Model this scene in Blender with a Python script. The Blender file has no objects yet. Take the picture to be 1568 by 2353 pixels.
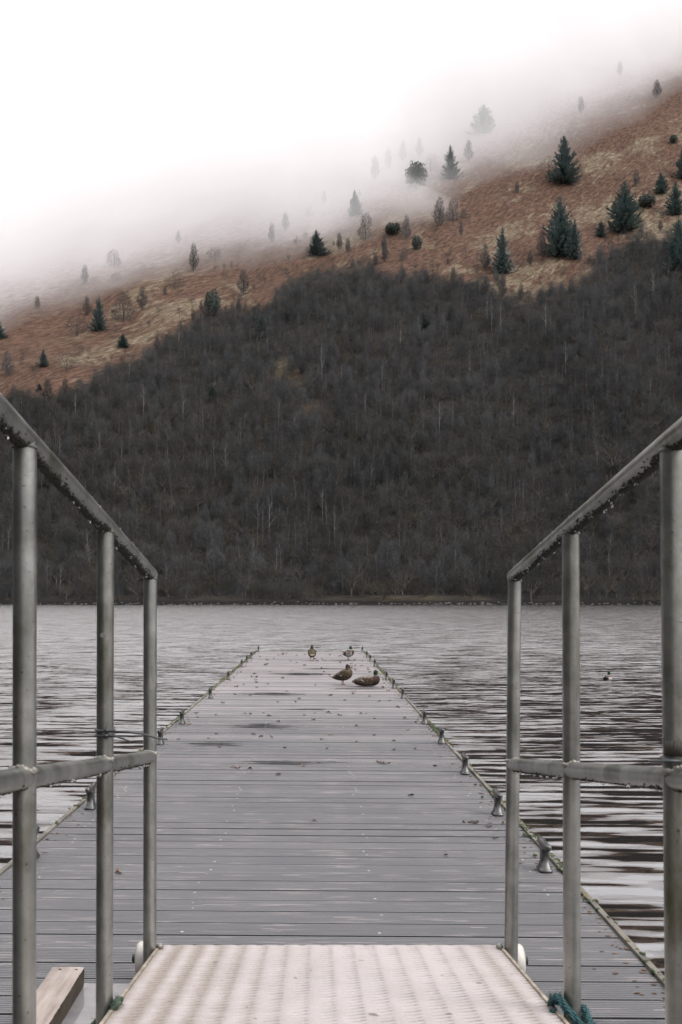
import bpy, bmesh, math, random
from mathutils import Vector, Matrix, noise, kdtree
R = math.radians
rnd = random.Random(7)
S = bpy.context.scene
COL = S.collection

# ------------------------------------------------------------------ layout
CAM_H = 1.25            # camera above the pontoon deck (deck is z = 0)
WATER = -0.45
F = 2288.0              # focal length in photo-layout pixels (1568 wide)
VX, VY = 728.0, 1377.0  # where the pontoon direction (+Y) and the horizon meet
SHORE = 300.0
def slope_at(x):
    return 0.81 + 0.11 * math.tanh((x - 30.0) / 160.0)
ROLL = R(0.4)

def fbm(x, y, s, o=4):
    return noise.fractal(Vector((x / s, y / s, 3.7)), 1.0, 2.0, o)

def shore_y(x):
    return SHORE + 3.0 * noise.noise(Vector((x / 40.0, 9.1, 0.0))) + 0.8 * noise.noise(Vector((x / 7.0, 2.1, 5.0)))

def hill_z(x, y):
    s = y - shore_y(x)
    if s < 0:
        return WATER + s * 0.25
    if s < 2.5:
        return WATER + 0.55 * s
    z = WATER + 1.375 + min(s - 2.5, 9.0) * 0.18
    if s > 11.5:
        t = s - 11.5
        z += slope_at(x) * t * t / (t + 8.0)
        a = min(t / 90.0, 1.0)
        z += a * (9.0 * fbm(x, y, 120.0, 3) + 1.6 * fbm(x + 70, y, 22.0, 3))
    return z

def ray_hill(px, py):
    dx, dz = (px - VX) / F, -(py - VY) / F
    y = SHORE - 6
    while y < 1500:
        if CAM_H + dz * y <= hill_z(dx * y, y):
            break
        y += 1.0
    return Vector((dx * y, y, hill_z(dx * y, y)))

def to_px(x, y, z):
    return VX + F * x / y, VY - F * (z - CAM_H) / y

# ------------------------------------------------------------------ node helpers
def mat(name):
    m = bpy.data.materials.new(name); m.use_nodes = True
    nt = m.node_tree
    b = nt.nodes['Principled BSDF']
    return m, nt, b

def N(nt, t, **kw):
    n = nt.nodes.new(t)
    for k, v in kw.items():
        if k.startswith('i_'):
            n.inputs[k[2:].replace('_', ' ')].default_value = v
        else:
            setattr(n, k, v)
    return n

def L(nt, a, b):
    nt.links.new(a, b)

def c4(c):
    return (c[0], c[1], c[2], 1.0)

def coords(nt, scale=(1, 1, 1), rot=(0, 0, 0), kind='Object'):
    tc = N(nt, 'ShaderNodeTexCoord')
    mp = N(nt, 'ShaderNodeMapping')
    mp.inputs['Scale'].default_value = scale
    mp.inputs['Rotation'].default_value = rot
    L(nt, tc.outputs[kind], mp.inputs['Vector'])
    return mp.outputs['Vector']

def position(nt, scale=(1, 1, 1), rotz=0.0):
    g = N(nt, 'ShaderNodeNewGeometry')
    r = N(nt, 'ShaderNodeMapping'); r.inputs['Rotation'].default_value = (0, 0, rotz)
    L(nt, g.outputs['Position'], r.inputs['Vector'])
    mp = N(nt, 'ShaderNodeMapping'); mp.inputs['Scale'].default_value = scale
    L(nt, r.outputs['Vector'], mp.inputs['Vector'])
    return mp.outputs['Vector']

def tex(nt, vec, scale, detail=4.0, rough=0.55, out='Fac'):
    n = N(nt, 'ShaderNodeTexNoise')
    n.inputs['Scale'].default_value = scale
    n.inputs['Detail'].default_value = detail
    n.inputs['Roughness'].default_value = rough
    L(nt, vec, n.inputs['Vector'])
    return n.outputs[out]

def ramp(nt, fac, stops):
    n = N(nt, 'ShaderNodeValToRGB')
    cr = n.color_ramp
    while len(cr.elements) < len(stops):
        cr.elements.new(0.5)
    for e, (p, c) in zip(cr.elements, stops):
        e.position = p
        e.color = c4(c) if not isinstance(c, (int, float)) else (c, c, c, 1)
    L(nt, fac, n.inputs['Fac'])
    return n.outputs['Color']

def mix(nt, fac, a, b, blend='MIX'):
    n = N(nt, 'ShaderNodeMix', data_type='RGBA', blend_type=blend)
    for sock, v in ((n.inputs[0], fac), (n.inputs[6], a), (n.inputs[7], b)):
        if isinstance(v, (int, float)):
            sock.default_value = v
        elif isinstance(v, tuple):
            sock.default_value = c4(v)
        else:
            L(nt, v, sock)
    return n.outputs[2]

def math_(nt, op, a, b=None, clamp=False):
    n = N(nt, 'ShaderNodeMath', operation=op, use_clamp=clamp)
    for sock, v in ((n.inputs[0], a), (n.inputs[1], b)):
        if v is None:
            continue
        if isinstance(v, (int, float)):
            sock.default_value = v
        else:
            L(nt, v, sock)
    return n.outputs[0]

def attr(nt, name, out='Fac'):
    return N(nt, 'ShaderNodeAttribute', attribute_name=name).outputs[out]

def bump(nt, b, height, strength=0.3, dist=0.01):
    n = N(nt, 'ShaderNodeBump')
    n.inputs['Strength'].default_value = strength
    n.inputs['Distance'].default_value = dist
    L(nt, height, n.inputs['Height'])
    L(nt, n.outputs['Normal'], b.inputs['Normal'])

def simple(name, col, rough=0.6, metal=0.0, var=0.25, scale=20.0, spec=None):
    m, nt, b = mat(name)
    v = tex(nt, coords(nt), scale)
    lo = tuple(c * (1 - var) for c in col); hi = tuple(min(1, c * (1 + var)) for c in col)
    L(nt, ramp(nt, v, [(0.3, lo), (0.7, hi)]), b.inputs['Base Color'])
    b.inputs['Roughness'].default_value = rough
    b.inputs['Metallic'].default_value = metal
    if spec is not None:
        b.inputs['Specular IOR Level'].default_value = spec
    return m

# ------------------------------------------------------------------ mesh helpers
class MB:
    def __init__(self):
        self.v = []; self.f = []; self.mi = []
    def add(self, vs, fs, mi=0):
        o = len(self.v)
        self.v += [tuple(p) for p in vs]
        self.f += [tuple(i + o for i in f) for f in fs]
        self.mi += [mi] * len(fs)
    def box(self, x0, x1, y0, y1, z0, z1, mi=0):
        vs = [(x, y, z) for z in (z0, z1) for y in (y0, y1) for x in (x0, x1)]
        self.add(vs, [(0, 2, 3, 1), (4, 5, 7, 6), (0, 1, 5, 4), (2, 6, 7, 3), (0, 4, 6, 2), (1, 3, 7, 5)], mi)
    def tube(self, pts, rad, n=12, mi=0, cap=True):
        pts = [Vector(p) for p in pts]
        if isinstance(rad, (int, float)):
            rad = [rad] * len(pts)
        rings = []; prev = None
        for i, p in enumerate(pts):
            t = (pts[min(i + 1, len(pts) - 1)] - pts[max(i - 1, 0)]).normalized()
            if prev is None:
                a = Vector((0, 0, 1)) if abs(t.z) < 0.9 else Vector((1, 0, 0))
            else:
                a = prev
            u = (a - t * a.dot(t)).normalized(); prev = u
            w = t.cross(u)
            rings.append([p + (u * math.cos(2 * math.pi * k / n) + w * math.sin(2 * math.pi * k / n)) * rad[i] for k in range(n)])
        vs = [q for r in rings for q in r]; fs = []
        for i in range(len(pts) - 1):
            for k in range(n):
                k2 = (k + 1) % n
                fs.append((i * n + k, i * n + k2, (i + 1) * n + k2, (i + 1) * n + k))
        if cap:
            fs.append(tuple(range(n - 1, -1, -1)))
            fs.append(tuple((len(pts) - 1) * n + k for k in range(n)))
        self.add(vs, fs, mi)
    def ball(self, c, r, n=10, m=6, mi=0, jit=0.0, rn=None):
        if isinstance(r, (int, float)):
            r = (r, r, r)
        vs = [(c[0], c[1], c[2] - r[2])]
        for i in range(1, m):
            th = math.pi * i / m
            for k in range(n):
                ph = 2 * math.pi * k / n
                j = 1.0 + (rn.uniform(-jit, jit) if rn else 0)
                vs.append((c[0] + r[0] * j * math.sin(th) * math.cos(ph), c[1] + r[1] * j * math.sin(th) * math.sin(ph), c[2] - r[2] * j * math.cos(th)))
        vs.append((c[0], c[1], c[2] + r[2]))
        fs = []
        for k in range(n):
            fs.append((0, 1 + (k + 1) % n, 1 + k))
            fs.append((len(vs) - 1, 1 + (m - 2) * n + k, 1 + (m - 2) * n + (k + 1) % n))
        for i in range(m - 2):
            for k in range(n):
                k2 = (k + 1) % n
                fs.append((1 + i * n + k, 1 + i * n + k2, 1 + (i + 1) * n + k2, 1 + (i + 1) * n + k))
        self.add(vs, fs, mi)
    def mesh(self, name, mats, smooth=False):
        me = bpy.data.meshes.new(name)
        me.from_pydata(self.v, [], self.f)
        for m in (mats if isinstance(mats, (list, tuple)) else [mats]):
            me.materials.append(m)
        me.polygons.foreach_set('material_index', self.mi)
        if smooth:
            me.polygons.foreach_set('use_smooth', [True] * len(me.polygons))
        me.update()
        return me
    def build(self, name, mats, parent=None, smooth=False, loc=None):
        o = bpy.data.objects.new(name, self.mesh(name, mats, smooth))
        COL.objects.link(o)
        if parent is not None:
            o.parent = parent
        if loc is not None:
            o.location = loc
        return o

def tag(o, label=None, cat=None, group=None, kind=None):
    for k, v in (('label', label), ('category', cat), ('group', group), ('kind', kind)):
        if v:
            o[k] = v
    return o

def empty(name, loc=(0, 0, 0), rot=(0, 0, 0)):
    o = bpy.data.objects.new(name, None); COL.objects.link(o)
    o.location = loc; o.rotation_euler = rot
    return o

def auto_smooth(o, ang=40):
    me = o.data
    me.polygons.foreach_set('use_smooth', [True] * len(me.polygons))
    bm = bmesh.new(); bm.from_mesh(me)
    for e in bm.edges:
        if len(e.link_faces) == 2 and e.calc_face_angle(0) > R(ang):
            e.smooth = False
    bm.to_mesh(me); bm.free()

def smooth(a, b_, x):
    t = max(0, min(1, (x - a) / (b_ - a))); return t * t * (3 - 2 * t)

def dz(x):   # deck height with the pontoon's slight list
    return -x * math.tan(ROLL)

def cloud_base(x, y):
    return 164 + (0.38 if x > -80 else 0.50) * (x + 82) + 0.30 * max(0, x - 70) + 20 * fbm(x + 300, y, 90, 5)

# ------------------------------------------------------------------ camera
cd = bpy.data.cameras.new('camera'); cam = bpy.data.objects.new('camera', cd); COL.objects.link(cam)
cam.location = (0, 0, CAM_H); cam.rotation_euler = (R(90), 0, 0)
cd.sensor_fit = 'VERTICAL'; cd.sensor_height = 36.0; cd.sensor_width = 24.0
cd.lens = F / 2353.0 * 36.0
cd.shift_x = (784.0 - VX) / 2353.0
cd.shift_y = (VY - 1176.5) / 2353.0
cd.clip_start = 0.05; cd.clip_end = 6000
cd.dof.use_dof = True; cd.dof.focus_distance = 13.0; cd.dof.aperture_fstop = 11.0
S.camera = cam

# ------------------------------------------------------------------ world, sun, view
SUN_EL, SUN_AZ = R(42), R(118)      # azimuth clockwise from +Y: behind the camera, to the right
w = bpy.data.worlds.new('World'); S.world = w; w.use_nodes = True
nt = w.node_tree
bg = nt.nodes['Background']
sky = N(nt, 'ShaderNodeTexSky', sky_type='NISHITA', sun_disc=False, sun_elevation=SUN_EL, sun_rotation=SUN_AZ, air_density=1.0, dust_density=4.0, ozone_density=1.0)
hs = N(nt, 'ShaderNodeHueSaturation'); hs.inputs['Saturation'].default_value = 0.06
L(nt, sky.outputs[0], hs.inputs['Color'])
# overcast: the cloud sheet is brighter overhead than at the horizon
g = N(nt, 'ShaderNodeTexCoord'); sp = N(nt, 'ShaderNodeSeparateXYZ'); L(nt, g.outputs['Generated'], sp.inputs[0])
zen = ramp(nt, sp.outputs['Z'], [(0.0, (5.4, 5.2, 5.3)), (0.25, (5.7, 5.5, 5.62)), (0.5, (9.6, 9.3, 9.55)), (1.0, (15.0, 14.8, 15.2))])
cl = mix(nt, 0.82, hs.outputs['Color'], zen)
L(nt, cl, bg.inputs['Color']); bg.inputs['Strength'].default_value = 0.105

sd = bpy.data.lights.new('sun', 'SUN'); sd.energy = 1.15; sd.angle = R(24); sd.color = (1.0, 0.96, 0.92)
so = bpy.data.objects.new('sun', sd); COL.objects.link(so)
sv = Vector((math.sin(SUN_AZ) * math.cos(SUN_EL), math.cos(SUN_AZ) * math.cos(SUN_EL), math.sin(SUN_EL)))
so.rotation_euler = sv.to_track_quat('Z', 'Y').to_euler(); so.location = (20, -30, 40)

S.view_settings.view_transform = 'Standard'; S.view_settings.look = 'None'
S.view_settings.exposure = 0.9; S.view_settings.gamma = 1.0; S.view_settings.use_curve_mapping = False
cy = S.cycles
cy.max_bounces = 48; cy.diffuse_bounces = 3; cy.glossy_bounces = 3; cy.transmission_bounces = 6
cy.transparent_max_bounces = 6; cy.volume_bounces = 48
cy.caustics_reflective = False; cy.caustics_refractive = False
cy.use_denoising = True
cy.use_adaptive_sampling = False

# ------------------------------------------------------------------ materials
def tube_material():
    m, nt, b = mat('galvanised_tube')
    v = coords(nt)
    n1 = tex(nt, v, 9.0, 6, 0.65)
    base = ramp(nt, n1, [(0.3, (0.18, 0.188, 0.175)), (0.5, (0.305, 0.313, 0.298)), (0.7, (0.43, 0.436, 0.418))])
    st = tex(nt, coords(nt, (1, 1, 0.12)), 40.0, 4)
    base = mix(nt, 0.35, base, ramp(nt, st, [(0.35, (0.13, 0.13, 0.115)), (0.65, (0.30, 0.29, 0.275))]))
    al = tex(nt, coords(nt, (1, 1, 0.35)), 6.5, 6, 0.7)
    am = ramp(nt, al, [(0.50, 0.0), (0.70, 0.8)])
    base = mix(nt, am, base, (0.085, 0.085, 0.045))
    sp_ = tex(nt, v, 130.0, 2, 0.5)
    base = mix(nt, ramp(nt, sp_, [(0.70, 0.0), (0.74, 0.8)]), base, (0.05, 0.045, 0.035))
    L(nt, base, b.inputs['Base Color'])
    b.inputs['Metallic'].default_value = 0.85
    L(nt, ramp(nt, n1, [(0.2, 0.30), (0.8, 0.42)]), b.inputs['Roughness'])
    bump(nt, b, sp_, 0.15, 0.002)
    return m
M_TUBE = tube_material()
M_WELD = simple('weld_bead', (0.23, 0.22, 0.195), 0.55, 0.3, 0.5, 60)
M_WELD_D = simple('stained_weld', (0.10, 0.098, 0.085), 0.5, 0.4, 0.5, 60)
M_ALGAE = simple('dark_algae', (0.020, 0.019, 0.011), 0.75, 0, 0.6, 90)
M_ZINC = simple('cast_zinc', (0.095, 0.095, 0.094), 0.40, 0.75, 0.45, 25)
M_NYLON = simple('white_nylon', (0.46, 0.44, 0.405), 0.4, 0, 0.12, 30)
M_BLACK = simple('black_rubber', (0.02, 0.02, 0.02), 0.5, 0, 0.3, 30)
M_TIE = simple('dark_tie_plastic', (0.028, 0.032, 0.036), 0.4, 0, 0.3, 60)
m, nt, b = mat('water_drop'); M_DROP = m
b.inputs['Base Color'].default_value = (1, 1, 1, 1); b.inputs['Roughness'].default_value = 0.0
b.inputs['IOR'].default_value = 1.33; b.inputs['Transmission Weight'].default_value = 1.0

def deck_material():
    m, nt, b = mat('wet_grey_decking')
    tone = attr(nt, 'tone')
    v = coords(nt)
    grain = tex(nt, coords(nt, (1.2, 60, 1)), 3.0, 6, 0.65)
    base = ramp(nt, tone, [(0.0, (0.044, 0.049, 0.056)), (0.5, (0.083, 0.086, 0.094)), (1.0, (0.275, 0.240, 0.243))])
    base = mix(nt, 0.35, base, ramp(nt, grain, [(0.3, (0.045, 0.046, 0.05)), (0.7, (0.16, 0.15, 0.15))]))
    big = tex(nt, v, 0.9, 4)
    base = mix(nt, 0.22, base, ramp(nt, big, [(0.35, (0.05, 0.053, 0.058)), (0.65, (0.155, 0.150, 0.152))]))
    # pale worn streaks along the boards
    sc = tex(nt, coords(nt, (1.6, 95, 1)), 2.6, 2, 0.4)
    sc2 = tex(nt, coords(nt, (0.9, 8, 1)), 1.7, 2, 0.4)
    sm = math_(nt, 'MULTIPLY', ramp(nt, sc, [(0.625, 0.0), (0.65, 1.0)]), ramp(nt, sc2, [(0.42, 0.0), (0.55, 1.0)]))
    base = mix(nt, math_(nt, 'MULTIPLY', sm, 0.8), base, (0.42, 0.36, 0.345))
    # wet patches: smoother and darker
    pud = attr(nt, 'puddle')
    pn = tex(nt, coords(nt, (0.8, 7, 1)), 3.0, 3, 0.6)
    pm = ramp(nt, math_(nt, 'ADD', pud, math_(nt, 'MULTIPLY', math_(nt, 'SUBTRACT', pn, 0.5), 1.1)), [(0.42, 0.0), (0.60, 1.0)])
    base = mix(nt, pm, base, (0.05, 0.05, 0.053))
    L(nt, base, b.inputs['Base Color'])
    wet = tex(nt, coords(nt, (0.5, 3, 1)), 2.0, 4, 0.6)
    rgh = ramp(nt, wet, [(0.3, 0.42), (0.7, 0.6)])
    L(nt, mix(nt, pm, rgh, (0.05, 0.05, 0.05)), b.inputs['Roughness'])
    b.inputs['Specular IOR Level'].default_value = 1.0
    bump(nt, b, grain, 0.25, 0.004)
    return m
M_DECK = deck_material()
M_GRIME = simple('gap_grime', (0.010, 0.0105, 0.010), 0.8, 0, 0.5, 20)

def wood_material():
    m, nt, b = mat('weathered_timber')
    v = coords(nt, (14, 1.0, 14))
    gr = tex(nt, v, 3.0, 8, 0.65)
    base = ramp(nt, gr, [(0.28, (0.15, 0.118, 0.10)), (0.5, (0.285, 0.238, 0.208)), (0.72, (0.38, 0.33, 0.297))])
    bl = tex(nt, coords(nt), 9.0, 4)
    base = mix(nt, ramp(nt, bl, [(0.45, 0.0), (0.75, 0.6)]), base, (0.34, 0.31, 0.29))
    sd_ = tex(nt, coords(nt, (1, 6, 1)), 8.0, 3)
    nz = N(nt, 'ShaderNodeSeparateXYZ'); gg = N(nt, 'ShaderNodeNewGeometry')
    L(nt, base, b.inputs['Base Color']); b.inputs['Roughness'].default_value = 0.7
    bump(nt, b, gr, 0.5, 0.006)
    return m
M_WOOD = wood_material()
M_TRIM = simple('edge_timber', (0.125, 0.115, 0.095), 0.65, 0, 0.5, 6)
M_DARKWOOD = simple('wet_dark_timber', (0.03, 0.026, 0.02), 0.6, 0, 0.5, 20)

def ramp_material():
    m, nt, b = mat('worn_gangway_plate')
    v = coords(nt)
    # object x is across the gangway, y along it
    bn = math_(nt, 'ADD', attr(nt, 'band'), math_(nt, 'MULTIPLY', math_(nt, 'SUBTRACT', tex(nt, coords(nt, (1, .6, 1)), 9.0, 4), 0.5), 1.3))
    base = ramp(nt, bn, [(0.2, (0.38, 0.34, 0.325)), (0.75, (0.48, 0.435, 0.43))])
    pit = attr(nt, 'pit')
    dirt = attr(nt, 'dirt')
    dn = tex(nt, coords(nt, (1.5, 9, 1)), 6.0, 6, 0.7)
    dm = ramp(nt, math_(nt, 'ADD', math_(nt, 'MULTIPLY', dirt, 0.75), math_(nt, 'SUBTRACT', dn, 0.5)), [(0.12, 0.0), (0.62, 0.88)])
    base = mix(nt, dm, base, (0.23, 0.185, 0.145))
    base = mix(nt, math_(nt, 'MULTIPLY', pit, 0.9), base, (0.115, 0.095, 0.085))
    fine = tex(nt, v, 140.0, 3)
    base = mix(nt, 0.25, base, ramp(nt, fine, [(0.3, (0.2, 0.18, 0.17)), (0.7, (0.54, 0.50, 0.485))]))
    sp_ = tex(nt, v, 24.0, 1, 0.3)
    base = mix(nt, ramp(nt, sp_, [(0.78, 0.0), (0.80, 0.7)]), base, (0.1, 0.08, 0.06))
    L(nt, base, b.inputs['Base Color'])
    b.inputs['Roughness'].default_value = 0.5
    b.inputs['Metallic'].default_value = 0.1
    return m
M_RAMP = ramp_material()
M_SIDE = simple('gangway_side_channel', (0.30, 0.26, 0.21), 0.55, 0.3, 0.5, 18)

m, nt, b = mat('wet_landing_plate'); M_PLATE = m
pn = tex(nt, coords(nt, (1, 3, 1)), 5.0, 4)
L(nt, ramp(nt, pn, [(0.3, (0.19, 0.18, 0.185)), (0.7, (0.25, 0.24, 0.245))]), b.inputs['Base Color'])
b.inputs['Roughness'].default_value = 0.06; b.inputs['Specular IOR Level'].default_value = 0.9
bump(nt, b, pn, 0.04, 0.01)

def moss_material(name, a, c):
    m, nt, b = mat(name)
    v = tex(nt, coords(nt), 28.0, 4)
    v2 = tex(nt, coords(nt), 3.0, 3)
    base = ramp(nt, v, [(0.3, a), (0.7, c)])
    base = mix(nt, ramp(nt, v2, [(0.5, 0.0), (0.7, 0.7)]), base, (0.21, 0.15, 0.06))
    L(nt, base, b.inputs['Base Color']); b.inputs['Roughness'].default_value = 0.85
    return m
M_MOSS = moss_material('edge_moss', (0.014, 0.026, 0.007), (0.045, 0.062, 0.017))
M_LITTER = simple('rotted_leaf_crumbs', (0.105, 0.066, 0.044), 0.8, 0, 0.5, 30)
M_LEAF_D = simple('wet_leaf_dark', (0.035, 0.024, 0.018), 0.5, 0, 0.5, 40)
M_LEAF_B = simple('wet_leaf_brown', (0.13, 0.072, 0.04), 0.5, 0, 0.5, 40)

def rope_material():
    m, nt, b = mat('frayed_teal_rope')
    v = coords(nt)
    w_ = N(nt, 'ShaderNodeTexWave', wave_type='BANDS', bands_direction='DIAGONAL')
    w_.inputs['Scale'].default_value = 60.0; w_.inputs['Distortion'].default_value = 3.0
    L(nt, v, w_.inputs['Vector'])
    n1 = tex(nt, v, 22.0, 5, 0.7)
    base = ramp(nt, n1, [(0.34, (0.015, 0.025, 0.014)), (0.47, (0.02, 0.075, 0.075)), (0.60, (0.022, 0.10, 0.13)), (0.78, (0.09, 0.19, 0.21))])
    base = mix(nt, 0.35, base, ramp(nt, w_.outputs['Fac'], [(0.2, (0.01, 0.02, 0.015)), (0.8, (0.03, 0.11, 0.13))]))
    L(nt, base, b.inputs['Base Color']); b.inputs['Roughness'].default_value = 0.85
    bump(nt, b, w_.outputs['Fac'], 0.7, 0.006)
    return m
M_ROPE = rope_material()
M_ROPE_G = simple('algae_green_rope', (0.035, 0.055, 0.035), 0.85, 0, 0.6, 60)

def water_material():
    m, nt, b = mat('lake_water')
    # wave slopes, built directly so that far water keeps its full roughness
    def slopes(vec, scale, detail, amp_x, amp_y, rough=0.55):
        c = tex(nt, vec, scale, detail, rough, 'Color')
        s = N(nt, 'ShaderNodeVectorMath', operation='SUBTRACT'); L(nt, c, s.inputs[0]); s.inputs[1].default_value = (0.5, 0.5, 0.5)
        q = N(nt, 'ShaderNodeVectorMath', operation='MULTIPLY'); L(nt, s.outputs[0], q.inputs[0]); q.inputs[1].default_value = (amp_x, amp_y, 0.0)
        return q.outputs[0]
    a1 = slopes(position(nt, (0.15, 1.0, 1), R(2)), 7.0, 1.8, 0.30, 1.12)
    a2 = slopes(position(nt, (0.45, 1.0, 1), R(-9)), 0.9, 2.0, 0.10, 0.22)
    gust = tex(nt, position(nt, (0.35, 1.0, 1), R(-20)), 0.045, 3, 0.6)
    ga = ramp(nt, gust, [(0.32, 0.75), (0.62, 1.1)])
    a3 = slopes(position(nt, (0.42, 1.0, 1), R(-6)), 15.0, 1.5, 0.38, 0.70)
    # sheltered beside the pontoon: little of the finest ripple, longer smooth wavelets
    pq = N(nt, 'ShaderNodeNewGeometry'); sq = N(nt, 'ShaderNodeSeparateXYZ'); L(nt, pq.outputs['Position'], sq.inputs[0])
    mq = N(nt, 'ShaderNodeMapRange'); mq.inputs['From Min'].default_value = 6.0; mq.inputs['From Max'].default_value = 22.0
    mq.inputs['To Min'].default_value = 0.12; mq.inputs['To Max'].default_value = 1.0
    L(nt, sq.outputs['Y'], mq.inputs['Value'])
    q3 = N(nt, 'ShaderNodeVectorMath', operation='SCALE'); L(nt, a3, q3.inputs[0]); L(nt, mq.outputs[0], q3.inputs['Scale'])
    a0 = N(nt, 'ShaderNodeVectorMath', operation='ADD'); L(nt, a1, a0.inputs[0]); L(nt, q3.outputs[0], a0.inputs[1])
    ad = N(nt, 'ShaderNodeVectorMath', operation='ADD'); L(nt, a0.outputs[0], ad.inputs[0]); L(nt, a2, ad.inputs[1])
    sc = N(nt, 'ShaderNodeVectorMath', operation='MULTIPLY'); L(nt, ad.outputs[0], sc.inputs[0]); L(nt, ga, sc.inputs[1])
    up = N(nt, 'ShaderNodeVectorMath', operation='ADD'); fa = N(nt, 'ShaderNodeMapRange'); fa.inputs['From Min'].default_value = 6.0; fa.inputs['From Max'].default_value = 50.0
    fa.inputs['To Min'].default_value = 1.0; fa.inputs['To Max'].default_value = 0.8
    p0 = N(nt, 'ShaderNodeNewGeometry'); s0 = N(nt, 'ShaderNodeSeparateXYZ'); L(nt, p0.outputs['Position'], s0.inputs[0]); L(nt, s0.outputs['Y'], fa.inputs['Value'])
    sf = N(nt, 'ShaderNodeVectorMath', operation='SCALE'); L(nt, sc.outputs[0], sf.inputs[0]); L(nt, fa.outputs[0], sf.inputs['Scale'])
    L(nt, sf.outputs[0], up.inputs[0]); up.inputs[1].default_value = (0, 0, 1)
    # the wind sets towards the near shore further out, so the faces seen lean this way
    ps = N(nt, 'ShaderNodeNewGeometry'); sx = N(nt, 'ShaderNodeSeparateXYZ'); L(nt, ps.outputs['Position'], sx.inputs[0])
    mr = N(nt, 'ShaderNodeMapRange'); mr.inputs['From Min'].default_value = 4.0; mr.inputs['From Max'].default_value = 34.0
    mr.inputs['To Min'].default_value = -0.108; mr.inputs['To Max'].default_value = -0.255
    L(nt, sx.outputs['Y'], mr.inputs['Value'])
    cb = N(nt, 'ShaderNodeCombineXYZ'); L(nt, mr.outputs[0], cb.inputs['Y']); cb.inputs['Z'].default_value = 1.0
    L(nt, cb.outputs[0], up.inputs[1])
    no = N(nt, 'ShaderNodeVectorMath', operation='NORMALIZE'); L(nt, up.outputs[0], no.inputs[0])
    L(nt, no.outputs[0], b.inputs['Normal'])
    b.inputs['Base Color'].default_value = (0.010, 0.009, 0.009, 1)
    b.inputs['Roughness'].default_value = 0.02
    b.inputs['IOR'].default_value = 3.0
    return m
M_WATER = water_material()

def hill_material():
    m, nt, b = mat('bracken_hillside')
    wood = attr(nt, 'wood'); green = attr(nt, 'green')
    st = position(nt, (0.22, 1.0, 0.6), R(-48))
    n1 = tex(nt, st, 0.26, 6, 0.66)
    n2 = tex(nt, position(nt, (0.24, 1.0, 0.6), R(-46)), 0.62, 5, 0.74)
    n3 = tex(nt, position(nt, (0.45, 1.0, 0.7), R(-48)), 0.034, 4, 0.6)
    brk = ramp(nt, n2, [(0.34, (0.034, 0.021, 0.017)), (0.5, (0.078, 0.046, 0.033)), (0.66, (0.128, 0.080, 0.056))])
    tan = ramp(nt, n2, [(0.34, (0.066, 0.046, 0.030)), (0.52, (0.128, 0.100, 0.069)), (0.68, (0.235, 0.195, 0.142))])
    f = math_(nt, 'ADD', math_(nt, 'MULTIPLY', math_(nt, 'SUBTRACT', n1, 0.5), 1.6), math_(nt, 'MULTIPLY', math_(nt, 'SUBTRACT', n3, 0.5), 3.0))
    f = math_(nt, 'ADD', f, attr(nt, 'tan'))
    base = mix(nt, ramp(nt, f, [(0.20, 0.0), (0.48, 1.0)]), brk, tan)
    floor = ramp(nt, n2, [(0.3, (0.014, 0.0135, 0.0125)), (0.7, (0.035, 0.032, 0.029))])
    ps = N(nt, 'ShaderNodeNewGeometry'); sx = N(nt, 'ShaderNodeSeparateXYZ'); L(nt, ps.outputs['Position'], sx.inputs[0])
    floor = mix(nt, ramp(nt, math_(nt, 'MULTIPLY', math_(nt, 'SUBTRACT', sx.outputs['Z'], WATER), 0.4), [(0.25, 0.0), (1.0, 1.0)]), (0.010, 0.0095, 0.009), floor)
    base = mix(nt, wood, base, floor)
    grn = ramp(nt, n2, [(0.3, (0.04, 0.037, 0.016)), (0.7, (0.115, 0.096, 0.045))])
    base = mix(nt, green, base, grn)
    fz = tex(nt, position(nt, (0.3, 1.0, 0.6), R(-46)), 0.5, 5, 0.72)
    fm = ramp(nt, math_(nt, 'ADD', math_(nt, 'MULTIPLY', attr(nt, 'frost_mist'), 1.1), math_(nt, 'MULTIPLY', math_(nt, 'SUBTRACT', fz, 0.5), 1.6)), [(0.35, 0.0), (0.95, 0.9)])
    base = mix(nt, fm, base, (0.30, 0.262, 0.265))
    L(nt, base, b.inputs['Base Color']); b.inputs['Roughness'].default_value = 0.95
    b.inputs['Specular IOR Level'].default_value = 0.1
    bump(nt, b, n2, 0.8, 1.2)
    return m
M_HILL = hill_material()

def var_material(name, lo, hi, rough=0.85, scale=0.8, drift=False):
    m, nt, b = mat(name)
    oi = N(nt, 'ShaderNodeObjectInfo')
    c = ramp(nt, oi.outputs['Random'], [(0.0, lo), (1.0, hi)])
    n = tex(nt, coords(nt), scale, 3)
    c = mix(nt, 0.35, c, ramp(nt, n, [(0.3, tuple(q * 0.5 for q in lo)), (0.7, tuple(q * 1.4 for q in hi))]))
    if drift:   # stands of different species and age
        d1 = tex(nt, position(nt, (1, 1, 0.6)), 0.021, 4, 0.6)
        c = mix(nt, 1.0, c, ramp(nt, d1, [(0.34, (0.58, 0.62, 0.64)), (0.5, (1.0, 1.0, 1.0)), (0.66, (1.32, 1.30, 1.30))]), 'MULTIPLY')
        d2 = tex(nt, position(nt, (1, 1, 0.6), 0.7), 0.014, 3, 0.5)
        c = mix(nt, ramp(nt, d2, [(0.50, 0.0), (0.66, 0.38)]), c, (0.046, 0.042, 0.027))
    L(nt, c, b.inputs['Base Color']); b.inputs['Roughness'].default_value = rough
    b.inputs['Specular IOR Level'].default_value = 0.15
    return m
M_BARK_P = var_material('pale_birch_bark', (0.10, 0.095, 0.09), (0.22, 0.21, 0.20))
M_BARK_D = var_material('dark_bark', (0.038, 0.034, 0.031), (0.115, 0.105, 0.097))
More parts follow.
